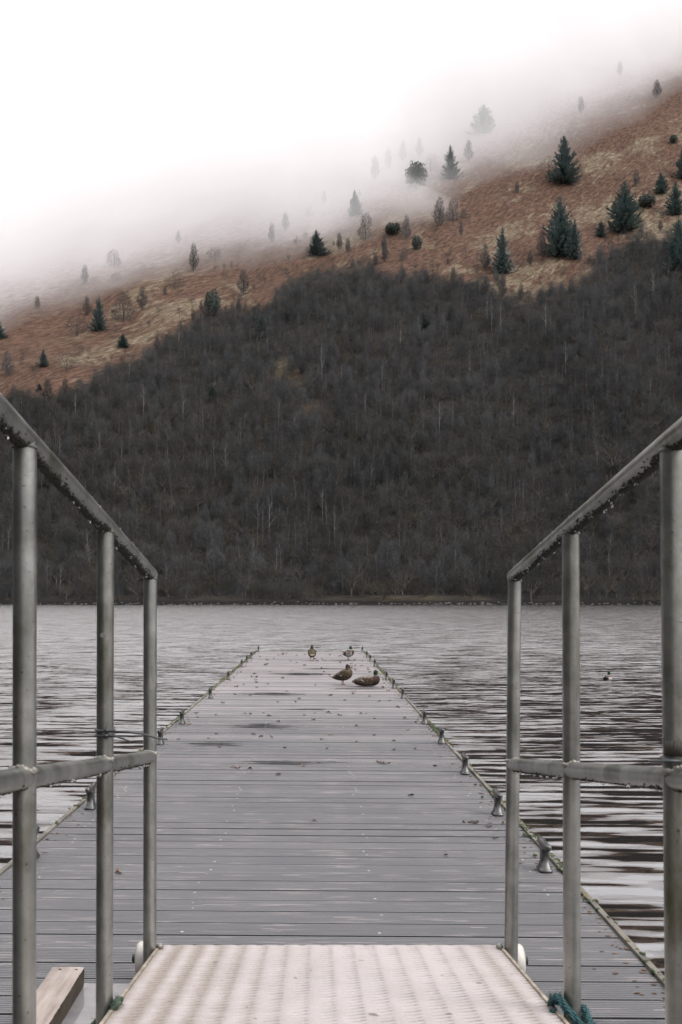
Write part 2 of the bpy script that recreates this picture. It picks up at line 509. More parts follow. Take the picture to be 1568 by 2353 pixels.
M_TWIG_P = var_material('purple_brown_twigs', (0.026, 0.028, 0.030), (0.057, 0.060, 0.064), drift=True)
M_TWIG_B = var_material('olive_brown_twigs', (0.030, 0.028, 0.022), (0.062, 0.057, 0.046), drift=True)
M_TWIG_G = var_material('grey_lichen_twigs', (0.050, 0.048, 0.043), (0.10, 0.096, 0.088))
M_TWIG_M = var_material('grey_mauve_twigs', (0.037, 0.040, 0.042), (0.072, 0.075, 0.079), drift=True)
M_NEEDLE = var_material('spruce_needles', (0.096, 0.136, 0.134), (0.126, 0.170, 0.163))
M_IVY = var_material('evergreen_leaves', (0.045, 0.053, 0.046), (0.065, 0.076, 0.066))

# ------------------------------------------------------------------ pontoon
PX0, PX1 = -1.436, 1.144
pon = tag(empty('pontoon', (0, 0, 0), (0, ROLL, 0)), 'long grey boarded floating pontoon reaching out over the lake', 'pontoon')
BP = 0.1428
Y_END, Y_NEAR = 23.83, 0.9
PUD = [(-0.25, 16.6, 0.85, 0.55), (-0.55, 13.1, 0.62, 0.40), (-0.52, 9.75, 0.55, 0.36), (-0.85, 8.55, 0.42, 0.22), (0.52, 13.95, 0.75, 0.25), (0.2, 17.9, 0.9, 0.3), (-0.1, 11.3, 0.5, 0.2),
       (-0.3, 7.6, 0.7, 0.18), (0.55, 20.3, 0.5, 0.25)]
def make_deck():
    vs, fs, tone, pud, grime = [], [], [], [], []
    y = Y_END
    # profile of one grooved board, seen along x
    ng = 9
    while y > Y_NEAR:
        gap = rnd.choice((0.005, 0.006, 0.007, 0.009, 0.012, 0.017))
        y1 = y - BP + gap * 0.5; y0 = y - gap * 0.5
        zt = rnd.uniform(-0.0016, 0.0016)
        near = y < 11.0
        prof = [(y1, -0.026), (y1, zt)]
        if near:
            st = (y0 - y1) / ng
            for i in range(ng):
                a = y1 + st * i
                if i > 0:
                    prof += [(a - 0.0022, zt), (a - 0.0012, zt - 0.0035), (a + 0.0012, zt - 0.0035), (a + 0.0022, zt)]
        prof += [(y0, zt), (y0, -0.026)]
        t = min(1.0, max(0.0, rnd.gauss(0.27 + 0.66 * smooth(4.5, 15, y), 0.15)))  # random tone, lightened with distance: far sky sheen put into the board colour
        xs = [PX0 + 0.02 + (PX1 - PX0 - 0.04) * i / 26.0 for i in range(27)]
        o = len(vs)
        for x in xs:
            for (py, pz) in prof:
                vs.append((x, py, pz))
                tone.append(t)
                p = 0.0
                for (cx, cyy, rx, ry) in PUD:
                    q = ((x - cx) / rx) ** 2 + ((py - cyy) / ry) ** 2
                    p = max(p, 0.62 * math.exp(-q * 0.9))
                pud.append(p)
        k = len(prof)
        for i in range(len(xs) - 1):
            for j in range(k - 1):
                if j == 0 or j == k - 2: grime.append(len(fs))
                fs.append((o + i * k + j, o + (i + 1) * k + j, o + (i + 1) * k + j + 1, o + i * k + j + 1))
        for i in (0, len(xs) - 1):
            grime.append(len(fs)); fs.append(tuple(o + i * k + j for j in (range(k) if i == 0 else range(k - 1, -1, -1))))
        y -= BP
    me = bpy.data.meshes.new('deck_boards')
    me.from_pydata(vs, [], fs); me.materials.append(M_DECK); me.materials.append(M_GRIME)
    for q in grime: me.polygons[q].material_index = 1
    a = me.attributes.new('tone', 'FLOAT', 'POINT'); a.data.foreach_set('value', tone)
    a = me.attributes.new('puddle', 'FLOAT', 'POINT'); a.data.foreach_set('value', pud)
    me.update()
    o = bpy.data.objects.new('deck', me); COL.objects.link(o); o.parent = pon
make_deck()
# frame under the boards, fascias, floats
for x0, x1 in ((PX0 - 0.004, PX0 + 0.018), (PX1 - 0.018, PX1 + 0.004)):
    mb = MB()
    y = Y_NEAR
    while y < Y_END:
        y2 = min(y + 2.4, Y_END)
        mb.box(x0 + rnd.uniform(-.002, .002), x1 + rnd.uniform(-.002, .002), y + 0.004, y2 - 0.004, -0.17, 0.012 + rnd.uniform(-.003, .003))
        y = y2
    o = mb.build('edge_board', M_TRIM, pon)
mb = MB(); mb.box(PX0 + 0.02, PX1 - 0.02, Y_END + 0.004, Y_END + 0.034, -0.17, 0.004); mb.build('end_board', M_TRIM, pon)
mb = MB()
for x in (-1.25, -0.5, 0.25, 0.98):
    mb.box(x - 0.035, x + 0.035, Y_NEAR, Y_END, -0.17, -0.029)
mb.build('joist', M_DARKWOOD, pon)
for i in range(8):
    mb = MB(); yy = 1.6 + i * 2.9
    mb.box(PX0 + 0.15, PX1 - 0.15, yy, yy + 1.7, -0.62, -0.172)
    mb.build('float', M_BLACK, pon)
# screw heads along the joists
mb = MB()
y = Y_END
while y > Y_NEAR:
    for x in (-1.25, -0.5, 0.25, 0.98):
        for dy in (0.035, 0.105):
            xx = x + rnd.uniform(-0.02, 0.02)
            if rnd.random() < 0.34:
                mb.ball((xx, y - dy, 0.0), (0.007, 0.005, 0.002), 6, 4)
    y -= BP
o = mb.build('screw_heads', simple('bright_screw', (0.5, 0.48, 0.46), 0.4, 0.3), pon, True); o['kind'] = 'stuff'
# landing plate for the gangway wheels
mb = MB(); mb.box(-0.76, -0.50, 1.0, 3.206, 0.002, 0.008); mb.build('landing_plate', M_PLATE, pon)

# cleats
def cleat_mesh():
    mb = MB()
    # flared foot
    prof = [(0.0, 0.034, 0.056), (0.009, 0.034, 0.056), (0.013, 0.030, 0.050), (0.026, 0.0245, 0.040), (0.040, 0.0225, 0.034), (0.042, 0.0205, 0.031), (0.075, 0.0200, 0.030), (0.100, 0.0205, 0.034), (0.115, 0.0215, 0.046)]
    n = 16; vs = []; fs = []
    for (z, rx, ry) in prof:
        for k in range(n):
            a = 2 * math.pi * k / n
            cx, sy = math.cos(a), math.sin(a)
            e = 0.42
            vs.append((rx * math.copysign(abs(cx) ** e, cx), ry * math.copysign(abs(sy) ** e, sy), z))
    for i in range(len(prof) - 1):
        for k in range(n):
            fs.append((i * n + k, i * n + (k + 1) % n, (i + 1) * n + (k + 1) % n, (i + 1) * n + k))
    fs.append(tuple(range(n - 1, -1, -1))); fs.append(tuple((len(prof) - 1) * n + k for k in range(n)))
    mb.add(vs, fs)
    # horn along the pontoon
    pts = [(0, -0.105, 0.133), (0, -0.09, 0.130), (0, -0.06, 0.124), (0, 0, 0.122), (0, 0.06, 0.124), (0, 0.09, 0.130), (0, 0.105, 0.133)]
    mb.tube(pts, [0.010, 0.0165, 0.019, 0.020, 0.019, 0.0165, 0.010], 12)
    mb.box(-0.004, 0.004, -0.006, 0.006, 0.146, 0.15)
    return mb.mesh('cleat', M_ZINC, True)
CM = cleat_mesh()
def cleat(x, y):
    o = bpy.data.objects.new('cleat', CM); COL.objects.link(o); o.parent = pon
    o.location = (x, y, 0.001); o.rotation_euler = (0, 0, rnd.uniform(-0.05, 0.05)); o.scale = (0.92, 0.92, 0.95)
for (px, py) in ((833.6, 1497.5), (849, 1510), (857, 1519), (867, 1531), (894, 1562), (909, 1581), (930, 1605), (981, 1663), (1018, 1708), (1071, 1778), (1147, 1873), (1257, 2003)):
    y = min(CAM_H * F / (py - VY), Y_END - 0.12); x = (px - VX) * y / F
    cleat(min(x, PX1 - 0.055), y + 0.05)
for (px, py) in ((591, 1498.6), (574.6, 1514), (565.6, 1523), (554, 1534), (524.6, 1564), (483, 1607), (417, 1667), (367, 1715), (205, 1865), (66, 1983)):
    y = min(CAM_H * F / (py - VY), Y_END - 0.12); x = (px - VX) * y / F
    cleat(max(x, PX0 + 0.06), y + 0.05)

# moss and crumbs along both edges
def moss_strip():
    mb = MB()
    def clump(x, y, r):
        mb.ball((x, y, dz(x) + 0.008 + r * 0.2), (r * rnd.uniform(.7, 1.2), r * rnd.uniform(.9, 1.9), r * rnd.uniform(.45, .8)), 7, 4, 0, 0.3, rnd)
    for side in (0, 1):
        y = 2.6
        while y < Y_END - 0.05:
            dens = 0.5 + 0.5 * noise.noise(Vector((y * 0.55, side * 7.7, 1.3)))
            k = (dens - 0.20) * 1.9 if side else (dens - 0.40) * 1.6
            if side == 0 and y > 15: k += 0.75
            if side == 1 and y < 8.0: k += 0.08
            xe = PX1 - 0.002 if side else PX0 + 0.002
            if rnd.random() < k:
                for _ in range(2):
                    clump(xe + rnd.gauss(0, 0.011), y + rnd.uniform(-.03, .03), rnd.uniform(0.006, 0.0125) * (1.35 if (y > 15 and side == 0) else 1.0))
            if rnd.random() < k * 0.16:
                inn = -1 if side else 1
                clump(xe + inn * abs(rnd.gauss(0, 0.07)), round(y / BP) * BP, rnd.uniform(0.006, 0.012))
            y += 0.022
    for _ in range(60):
        x = rnd.gauss(-0.1, 0.5); clump(max(-1.3, min(1, x)), Y_END - abs(rnd.gauss(0, 0.05)), rnd.uniform(.006, .014))
    o = mb.build('moss', M_MOSS); tag(o, 'green and straw-coloured moss growing along both pontoon edges', 'moss', kind='stuff')
    mb = MB()
    for _ in range(520):
        side = rnd.random() < 0.62
        y = 3.0 + 20.6 * rnd.random() ** 1.3
        if side:
            x = PX1 - 0.03 - abs(rnd.gauss(0, 0.055))
        else:
            x = PX0 + 0.03 + abs(rnd.gauss(0, 0.06))
        r = rnd.uniform(0.003, 0.007)
        mb.ball((x, y, dz(x) + 0.003), (r * 2.0, r, r * 0.4), 5, 3, 0, 0.3, rnd)
    o = mb.build('leaf_crumbs', M_LITTER); tag(o, 'pale rotted leaf crumbs caught along the pontoon edges', 'debris', kind='stuff')
moss_strip()

# fallen leaves and droppings on the deck
def leaf_mesh(seed, m):
    r = random.Random(seed); n = 9
    vs = [(0, 0, 0.006)]
    for k in range(n):
        a = 2 * math.pi * k / n
        q = r.uniform(0.55, 1.0)
        vs.append((0.034 * q * math.cos(a), 0.022 * q * math.sin(a), r.uniform(0.001, 0.016)))
    vs2 = [(x * 0.96, y * 0.96, z - 0.002) for x, y, z in vs]
    fs = [(0, 1 + k, 1 + (k + 1) % n) for k in range(n)]
    o = n + 1
    fs += [(o, o + 1 + (k + 1) % n, o + 1 + k) for k in range(n)]
    fs += [(1 + k, o + 1 + k, o + 1 + (k + 1) % n, 1 + (k + 1) % n) for k in range(n)]
    mb = MB(); mb.add(vs + vs2, fs)
    return mb.mesh('fallen_leaf', m)
LM = [leaf_mesh(i, M_LEAF_D if i % 4 else M_LEAF_B) for i in range(6)]
LEAF = [(535, 1765), (546, 1768), (575, 1768), (640, 1782), (605, 1640), (563, 1642), (576, 1643), (872, 1753), (882, 1755), (893, 1754), (722, 1887), (1067, 1888), (1080, 1889), (1093, 1890), (1125, 1898),
        (1139, 1925), (1025, 1965), (945, 1828), (1062, 1797), (698, 1762), (272, 2010), (906, 1723), (760, 1640), (980, 1625), (843, 1640), (820, 1668), (760, 1690), (740, 1700), (905, 1702), (955, 1720),
        (513, 1618), (497, 1645), (600, 1695), (688, 1607), (760, 1599), (812, 1595), (850, 1600), (872, 1612), (895, 1610), (930, 1650), (650, 1560), (620, 1545), (590, 1570), (560, 1575), (540, 1598),
        (700, 1530), (745, 1545), (668, 1520), (630, 1515), (850, 1545), (870, 1555), (800, 1530), (893, 1587), (610, 1530), (585, 1550), (720, 1655), (655, 1720), (640, 1660), (480, 1700), (505, 1720),
        (905, 1570), (880, 1580), (915, 1625), (860, 1690), (1000, 1760), (830, 1530), (660, 1590), (725, 1575), (575, 1600), (1335, 2052)]
for _ in range(70):
    yy = rnd.uniform(8.2, 23); xx = PX0 + 0.12 + (PX1 - PX0 - 0.24) * rnd.random() ** 0.8
    LEAF.append((VX + F * xx / yy, VY + F * CAM_H / yy))
for i, (px, py) in enumerate(LEAF):
    y = CAM_H * F / (py - VY); x = (px - VX) * y / F
    o = bpy.data.objects.new('fallen_leaf', LM[rnd.randrange(6)]); COL.objects.link(o)
    s = rnd.uniform(0.5, 0.95) * (1 + 0.45 * smooth(8, 18, y))
    o.location = (x, y, dz(x) + 0.002); o.scale = (s, s, s * 1.5); o.rotation_euler = (0, 0, rnd.uniform(0, 6.28))
    tag(o, 'small curled brown fallen leaf lying wet on the grey pontoon boards', 'leaf', 'fallen leaves on the pontoon boards')

# ------------------------------------------------------------------ gangway
gw = tag(empty('gangway', (0.05, 3.27, 0.12)), 'pale metal gangway with tubular handrails sloping down onto the pontoon', 'gangway')
GX, GY, GZ = gw.location
GM = 0.135
def gpt(x, y, z):
    return (x - GX, y - GY, z - GZ)
def floor_z(y):
    return 0.115 + GM * (3.27 - y)
gy1, gy0 = 3.27, -1.4
def half(y):          # plate edges, left and right
    return -0.507, 0.592
def make_plate():
    xl, xr = half(0)
    nx, ny = 230, 420
    vs, fs, pit, dirt, band = [], [], [], [], []
    ys = [gy1 - (gy1 - 1.9) * j / ny for j in range(ny + 1)]
    for j, y in enumerate(ys):
        for i in range(nx + 1):
            x = xl + (xr - xl) * i / nx
            u = (x - xl) / 0.0700; v = (gy1 - y) / 0.0280
            # rows of pressed arrow-shaped dimples, each row leaning with the rolling direction
            col_ = math.floor(u); fu = u - col_
            vv = v + fu * 0.9
            fv = vv - math.floor(vv)
            d = math.exp(-((fv - 0.5) / 0.15) ** 2) * math.exp(-((fu - 0.62) / 0.26) ** 2)
            e = math.exp(-((fv - 0.5) / 0.20) ** 2) * math.exp(-((fu - 0.88) / 0.10) ** 2)
            z = floor_z(y) - 0.0022 * d - 0.001 * e
            vs.append(gpt(x, y, z))
            hsh = math.sin(col_ * 12.9 + math.floor(vv) * 78.2) * 43758.5; hsh -= math.floor(hsh)
            pit.append(min(1.0, (0.95 * d * (0.35 + 0.65 * (x - xl) / (xr - xl)) + 1.0 * e) * (0.5 + 0.8 * hsh)))
            band.append(0.5 + 0.10 * math.sin(2 * math.pi * (fu - 0.1)))
            le = max(0.0, 1 - (x - xl) / 0.52) ** 0.85; ri = max(0.0, 1 - (xr - x) / 0.26) ** 1.5
            dirt.append(min(1.0, (0.95 * le + 0.7 * ri) * (0.72 - 0.4 * math.sin(2 * math.pi * (fu - 0.1)))))
    w_ = nx + 1
    for j in range(ny):
        for i in range(nx):
            fs.append((j * w_ + i, j * w_ + w_ + i, j * w_ + w_ + i + 1, j * w_ + i + 1))
    # the plate's continuation behind the camera
    o = len(vs)
    yb = gy0
    for x in (xl, xr):
        vs.append(gpt(x, yb, floor_z(yb))); pit.append(0.15); dirt.append(0.2); band.append(0.5)
    fs.append((ny * w_, o, o + 1, ny * w_ + nx))
    # rounded nose and underside
    o = len(vs)
    for (dy, dzz) in ((0.004, -0.004), (0.004, -0.03)):
        for x in (xl, xr):
            vs.append(gpt(x, gy1 + dy, floor_z(gy1) + dzz)); pit.append(0.1); dirt.append(0.3); band.append(0.5)
    fs.append((0, nx, o + 1, o)); fs.append((o, o + 1, o + 3, o + 2))
    me = bpy.data.meshes.new('walkway_plate'); me.from_pydata(vs, [], fs); me.materials.append(M_RAMP)
    for nme, d in (('pit', pit), ('dirt', dirt), ('band', band)):
        a = me.attributes.new(nme, 'FLOAT', 'POINT'); a.data.foreach_set('value', d)
    me.polygons.foreach_set('use_smooth', [True] * len(me.polygons))
    me.update()
    o = bpy.data.objects.new('walkway_plate', me); COL.objects.link(o); o.parent = gw
make_plate()
for side in (-1, 1):
    xl, xr = half(0)
    x0, x1 = (xl - 0.010, xl - 0.001) if side < 0 else (xr + 0.001, xr + 0.010)
    mb = MB()
    vs = []
    for y in (gy1, gy0):
        for (x, z) in ((x0, 0.004), (x1, 0.004), (x1, -0.085), (x0, -0.085)):
            vs.append(gpt(x, y, floor_z(y) + (z if y < 3 else max(z, -0.075))))
    mb.add(vs, [(0, 1, 2, 3), (4, 7, 6, 5), (0, 4, 5, 1), (1, 5, 6, 2), (2, 6, 7, 3), (3, 7, 4, 0)])
    mb.build('side_channel', M_SIDE, gw)
# cross members under the plate
for y in (3.2, 2.5, 1.8, 1.1, 0.4, -0.3, -1.0):
    z = floor_z(y) - 0.012
    mb = MB(); mb.box(half(0)[0] - GX, half(0)[1] - GX, y - 0.02 - GY, y + 0.02 - GY, z - 0.05 - GZ, z - GZ)
    mb.build('cross_member', M_SIDE, gw)

def handrail(side):
    RAD = 0.0213
    if side < 0:
        P = [(345.5, 344.5, 3.20), (243, 240, 2.52), (57.5, 56, 1.825)]
        tz = lambda y: 1.3325 + 0.1545 * (3.20 - y)
        mz = lambda y: 0.742 + 0.131 * (3.20 - y)
    else:
        P = [(1183, 1174.5, 3.20), (1311.5, 1315.5, 2.483), (1544.5, 1560.5, 1.778)]
        tz = lambda y: 1.3270 + 0.1445 * (3.20 - y)
        mz = lambda y: 0.717 + 0.149 * (3.20 - y)
    posts = []
    for (pt, pb, y) in P:
        zt = tz(y); zb = floor_z(y) - 0.075
        # x at the two heights, read where the post crosses the frame
        xt = (pt - VX) * y / F; xb = (pb - VX) * y / F
        posts.append((xt, xb, y, zt, zb))
    for y in (1.1, 0.4, -0.3, -1.0):
        x = -0.535 if side < 0 else 0.642
        posts.append((x, x, y, tz(y), floor_z(y) - 0.075))
    # top rail follows the post tops
    mb = MB()
    pts = []
    y_first = posts[0][2]
    pts.append(gpt(posts[0][0], y_first + 0.022, tz(y_first) - 0.004))
    for (xt, xb, y, zt, zb) in posts:
        pts.append(gpt(xt, y, zt))
    pts.append(gpt(posts[-1][0], -1.35, tz(-1.35)))
    mb.tube(pts, RAD, 28)
    rail = mb.build('handrail', M_TUBE, gw); auto_smooth(rail)
    # mid rail, at its own height on the posts
    def xat(p, z):
        return p[1] + (p[0] - p[1]) * (z - p[4]) / (p[3] - p[4])
    mb = MB(); pts = []
    for p in posts:
        z = mz(p[2]); pts.append(gpt(xat(p, z), p[2] + (0.012 if p is posts[0] else 0), z))
    pts.append(gpt(posts[-1][0], -1.35, mz(-1.35)))
    mb.tube(pts, 0.0205, 28)
    mid = mb.build('mid_rail', M_TUBE, rail); auto_smooth(mid)
    for p in posts:
        mb = MB()
        mb.tube([gpt(p[1] + (p[0] - p[1]) * t, p[2], p[4] + (p[3] - 0.004 - p[4]) * t) for t in [i / 10 for i in range(11)]], RAD, 28)
        o = mb.build('post', M_TUBE, rail); auto_smooth(o)
    # weld beads
    for p in posts[:4]:
        z = mz(p[2]); x = xat(p, z); mb = MB()
        for k in range(26):
            a = R(195 + 150 * (k + rnd.uniform(-.3, .3)) / 25)
            mb.ball(gpt(x + 0.0225 * math.cos(a), p[2] + 0.0225 * math.sin(a) - 0.003, z + 0.019 + 0.004 * math.sin(a * 3) + rnd.uniform(-.002, .003)), rnd.uniform(.0038, .0062), 6, 4)
        mb.build('weld_bead', M_WELD, rail, True)
        mb = MB()
        for k in range(40):
            a = 2 * math.pi * k / 40
            mb.ball(gpt(p[0] + 0.0205 * math.cos(a), p[2] + 0.0205 * math.sin(a), p[3] - 0.0165 - 0.0035 * abs(math.cos(a)) + GM * 0.02), 0.0035, 5, 4)
        mb.build('weld_ring', M_WELD_D, rail, True)
    # lug tying the end post to the plate
    xe = half(0)[0] if side < 0 else half(0)[1]
    mb = MB(); mb.ball(gpt(xe + side * -0.002, 3.21, floor_z(3.21) + 0.008), (0.012, 0.012, 0.010), 10, 6)
    mb.build('weld_lug', M_WELD, rail, True)
    # algae beard hanging under the two rails
    mb = MB(); dr = MB()
    def beard(fx, fz, ya, yb, r, dens, skip):
        y = ya
        while y < yb:
            k = noise.noise(Vector((y * 6.0, side * 3.0 + r * 90, 0.4)))
            n_ = int(dens * (1.0 + 0.7 * k))
            for _ in range(n_):
                yy = y + rnd.uniform(0, 0.012)
                a = rnd.gauss(-90, 19 + 9 * k)
                a = max(-150, min(-30, a))
                c, s_ = math.cos(R(a)), math.sin(R(a))
                q = rnd.uniform(0.0013, 0.0028)
                mb.ball(gpt(fx(yy) + (r + 0.0005) * c, yy, fz(yy) + (r + 0.0005) * s_), (q, q * 1.6, q * rnd.uniform(.7, 1.2)), 5, 3, 0, 0.35, rnd)
            if rnd.random() < 0.16:
                a = R(rnd.uniform(-118, -62)); q = rnd.uniform(0.002, 0.0042)
                dr.ball(gpt(fx(y) + (r + 0.0045) * math.cos(a), y, fz(y) + (r + 0.0045) * math.sin(a)), (q, q, q * 1.25), 10, 8)
            y += 0.012
    def lin(i0):
        def f(y):
            for a, b_ in zip(posts, posts[1:]):
                if b_[2] <= y <= a[2]:
                    t = (y - b_[2]) / (a[2] - b_[2]); return b_[i0] + (a[i0] - b_[i0]) * t
            return posts[0][i0]
        return f
    fx = lin(0)
    beard(fx, tz, 1.45, 3.2, RAD, 46 if side < 0 else 40, None)
    fxm = lambda y: 0.5 * (lin(0)(y) + lin(1)(y))
    beard(fxm, mz, 1.45, 3.15, 0.0203, 13, None)
    mb.build('algae', M_ALGAE, rail)
    # beads of rain along the top
    for _ in range(60):
        yy = rnd.uniform(2.3, 3.2); a = R(rnd.uniform(45, 135)); q = rnd.uniform(.0012, .0026)
        dr.ball(gpt(fx(yy) + (RAD + .0004) * math.cos(a), yy, tz(yy) + (RAD + .0004) * math.sin(a)), (q, q, q * .7), 8, 6)
    o = dr.build('water_drops', M_DROP, rail, True); o['kind'] = 'stuff'
    # caster wheel outside the end post
    xw = posts[0][1] + side * 0.033; yw = 3.275; rw = 0.054
    wh = MB()
    prof = [(-0.021, 0.036), (-0.021, 0.046), (-0.014, 0.052), (0, rw), (0.014, 0.052), (0.021, 0.046), (0.021, 0.036)]
    n = 40; vs = []; fs = []
    for (x, r) in prof:
        for k in range(n):
            a = 2 * math.pi * k / n
            vs.append(gpt(xw + x, yw + r * math.cos(a), dz(xw) + 0.012 + rw + r * math.sin(a)))
    for i in range(len(prof) - 1):
        for k in range(n):
            fs.append((i * n + k, i * n + (k + 1) % n, (i + 1) * n + (k + 1) % n, (i + 1) * n + k))
    fs.append(tuple(range(n))); fs.append(tuple((len(prof) - 1) * n + k for k in range(n - 1, -1, -1)))
    wh.add(vs, fs)
    wheel = wh.build('wheel', M_NYLON, gw); auto_smooth(wheel, 50)
    ax = MB(); zc = dz(xw) + 0.012 + rw
    ax.tube([gpt(xw - side * 0.07, yw, zc), gpt(xw + side * 0.036, yw, zc)], 0.013, 14)
    ax.tube([gpt(xw + side * 0.021, yw, zc), gpt(xw + side * 0.030, yw, zc)], 0.014, 6)
    ax.build('axle', M_BLACK, wheel)
    return posts
PL = handrail(-1); PRR = handrail(1)

# bolt cap on the middle post of the left rail
p = PL[1]
yb = p[2] - 0.0213; zb = CAM_H - (1459 - VY) * p[2] / F
mb = MB(); mb.tube([gpt(p[0] - 0.002, yb + 0.004, zb), gpt(p[0] - 0.002, yb - 0.002, zb)], [0.0075, 0.0065], 16)
o = mb.build('blanking_plug', simple('grey_plug', (0.12, 0.12, 0.115), 0.5), gw)

# ------------------------------------------------------------------ cable ties, tape
def tie_loop(mb, cx, cy, z, r, th, wob=0.0, tilt=0.0):
    n = 30
    pts = [(cx + (r + 0.001) * math.cos(2 * math.pi * k / n), cy + (r + 0.001) * math.sin(2 * math.pi * k / n), z + tilt * math.cos(2 * math.pi * k / n) + wob * math.sin(4 * math.pi * k / n)) for k in range(n + 1)]
    mb.tube(pts, th, 8)
def pz(py, y):
    return CAM_H - (py - VY) * y / F
def pxx(px, y):
    return (px - VX) * y / F
p = PL[1]; cx = 0.5 * (p[0] + p[1]); cyy = p[2]
z1, z2 = pz(1679, 2.50), pz(1691, 2.50)
mb = MB(); tie_loop(mb, cx, cyy, z1, 0.0225, 0.0028)
mb.box(cx + 0.006, cx + 0.016, cyy - 0.032, cyy - 0.023, z1 - 0.006, z1 + 0.006)
pts = [(cx + 0.012, cyy - 0.03, z1), (pxx(300, 2.49), 2.49, pz(1683, 2.49)), (pxx(330, 2.49), 2.49, pz(1687, 2.49)), (pxx(360, 2.50), 2.50, pz(1696, 2.5)), (pxx(385, 2.5), 2.5, pz(1699, 2.5))]
mb.tube(pts, [0.0028, 0.0026, 0.0026, 0.0025, 0.0024], 8)
o = mb.build('cable_tie', M_TIE, None, True); tag(o, 'black cable tie with the longer loose tail, upper of two on a rail post', 'cable tie', 'black cable ties on the handrail posts')
mb = MB(); tie_loop(mb, cx, cyy, z2, 0.0225, 0.0028)
mb.box(cx + 0.004, cx + 0.014, cyy - 0.032, cyy - 0.023, z2 - 0.006, z2 + 0.006)
pts = [(cx + 0.01, cyy - 0.03, z2), (pxx(268, 2.49), 2.49, pz(1692, 2.49)), (pxx(285, 2.49), 2.49, pz(1698, 2.49)), (pxx(301, 2.49), 2.49, pz(1704, 2.49))]
mb.tube(pts, [0.0028, 0.0026, 0.0025, 0.0024], 8)
o = mb.build('cable_tie', M_TIE, None, True); tag(o, 'black cable tie with a short drooping tail, lower of two on a rail post', 'cable tie', 'black cable ties on the handrail posts')
p = PRR[2]; cx = 0.5 * (p[0] + p[1]); cyy = p[2]; z1 = pz(1747.5, 1.76)
mb = MB(); tie_loop(mb, cx, cyy, z1, 0.0225, 0.0036)
mb.tube([(cx + 0.01, cyy - 0.027, z1), (cx - 0.02, cyy - 0.029, z1 + .001), (pxx(1492, 1.75), 1.75, pz(1750, 1.75))], [0.0036, 0.0032, 0.0022], 8)
o = mb.build('cable_tie', M_TIE, None, True); tag(o, 'thick black cable tie around the near post of the right handrail', 'cable tie', 'black cable ties on the handrail posts')
mb = MB()
n = 24
vs = []; fs = []
for k in range(n + 1):
    a = R(190 + 150 * k / n)
    for zz in (pz(1738, 1.76), pz(1692 + 16 * abs(math.sin(k * 1.3)), 1.76)):
        for rr in (0.0218, 0.0228):
            vs.append((cx + rr * math.cos(a), cyy + rr * math.sin(a), zz))
for k in range(n):
    o_ = k * 4
    fs += [(o_ + 1, o_ + 5, o_ + 7, o_ + 3), (o_ + 3, o_ + 7, o_ + 6, o_ + 2), (o_, o_ + 4, o_ + 5, o_ + 1)]
mb.add(vs, fs)
o = mb.build('tape_wrap', simple('black_tape_residue', (0.045, 0.04, 0.034), 0.7), None, True)
tag(o, 'torn black tape stuck round the near right rail post above its tie', 'tape')

# ------------------------------------------------------------------ ropes
def strand(mb, pts, r, twist=5, n=8):
    pts = [Vector(p) for p in pts]
    # resample with Catmull-Rom
    out = []
    for i in range(len(pts) - 1):
        p0 = pts[max(i - 1, 0)]; p1 = pts[i]; p2 = pts[i + 1]; p3 = pts[min(i + 2, len(pts) - 1)]
        for k in range(8):
            t = k / 8
            out.append(0.5 * ((2 * p1) + (p2 - p0) * t + (2 * p0 - 5 * p1 + 4 * p2 - p3) * t * t + (3 * p1 - p0 - 3 * p2 + p3) * t ** 3))
    out.append(pts[-1])
    for s in range(3):
        q = []; ln = 0
        for i, p_ in enumerate(out):
            t = (out[min(i + 1, len(out) - 1)] - out[max(i - 1, 0)]).normalized()
            a = Vector((0, 0, 1)) if abs(t.z) < 0.9 else Vector((1, 0, 0))
            u = (a - t * a.dot(t)).normalized(); w_ = t.cross(u)
            if i: ln += (p_ - out[i - 1]).length
            ang = ln / r * 0.55 + s * 2.094
            q.append(p_ + (u * math.cos(ang) + w_ * math.sin(ang)) * r * 0.48)
        mb.tube(q, [r * 0.58 * rnd.uniform(.92, 1.1) for _ in q], n)
    # loose fibres
    for _ in range(int(len(out) * twist)):
        p_ = rnd.choice(out); d = Vector((rnd.gauss(0, 1), rnd.gauss(0, 1), rnd.gauss(0, 1))).normalized()
        e = Vector((rnd.gauss(0, 1), rnd.gauss(0, 1), rnd.gauss(0, 1))).normalized()
        a = p_ + d * r * 0.9
        mb.tube([a, a + (d * 0.4 + e) * r * 0.6, a + (d * 0.5 + e * 1.4) * r * 0.9], [0.0006, 0.0005, 0.0003], 3, 0, False)
p = PRR[1]; cx, cyy = p[1], p[2]
zf = floor_z(2.483)
zr = pz(2331, 2.45)
mb = MB()
a0 = [(0.60, 2.55, zf - 0.01), (0.596, 2.51, zf + 0.02), (cx - 0.036, cyy - 0.005, zr + 0.030), (cx - 0.022, cyy - 0.036, zr + 0.014), (cx + 0.004, cyy - 0.046, zr - 0.016), (cx + 0.026, cyy - 0.038, zr - 0.036), (cx + 0.035, cyy - 0.01, zr - 0.035), (cx + 0.03, cyy + 0.035, zr - 0.03), (cx - 0.02, cyy + 0.04, zr), (cx - 0.042, cyy + 0.01, zr + 0.02)]
strand(mb, a0, 0.0098, 6)
a1 = [(cx + 0.032, cyy + 0.02, zr - 0.004), (cx + 0.034, cyy - 0.016, zr - 0.012), (cx + 0.02, cyy - 0.048, zr - 0.034), (cx - 0.015, cyy - 0.052, zr - 0.052), (cx - 0.05, cyy - 0.03, zr - 0.045), (0.59, cyy + 0.0, zf + 0.006)]
strand(mb, a1, 0.009, 6)
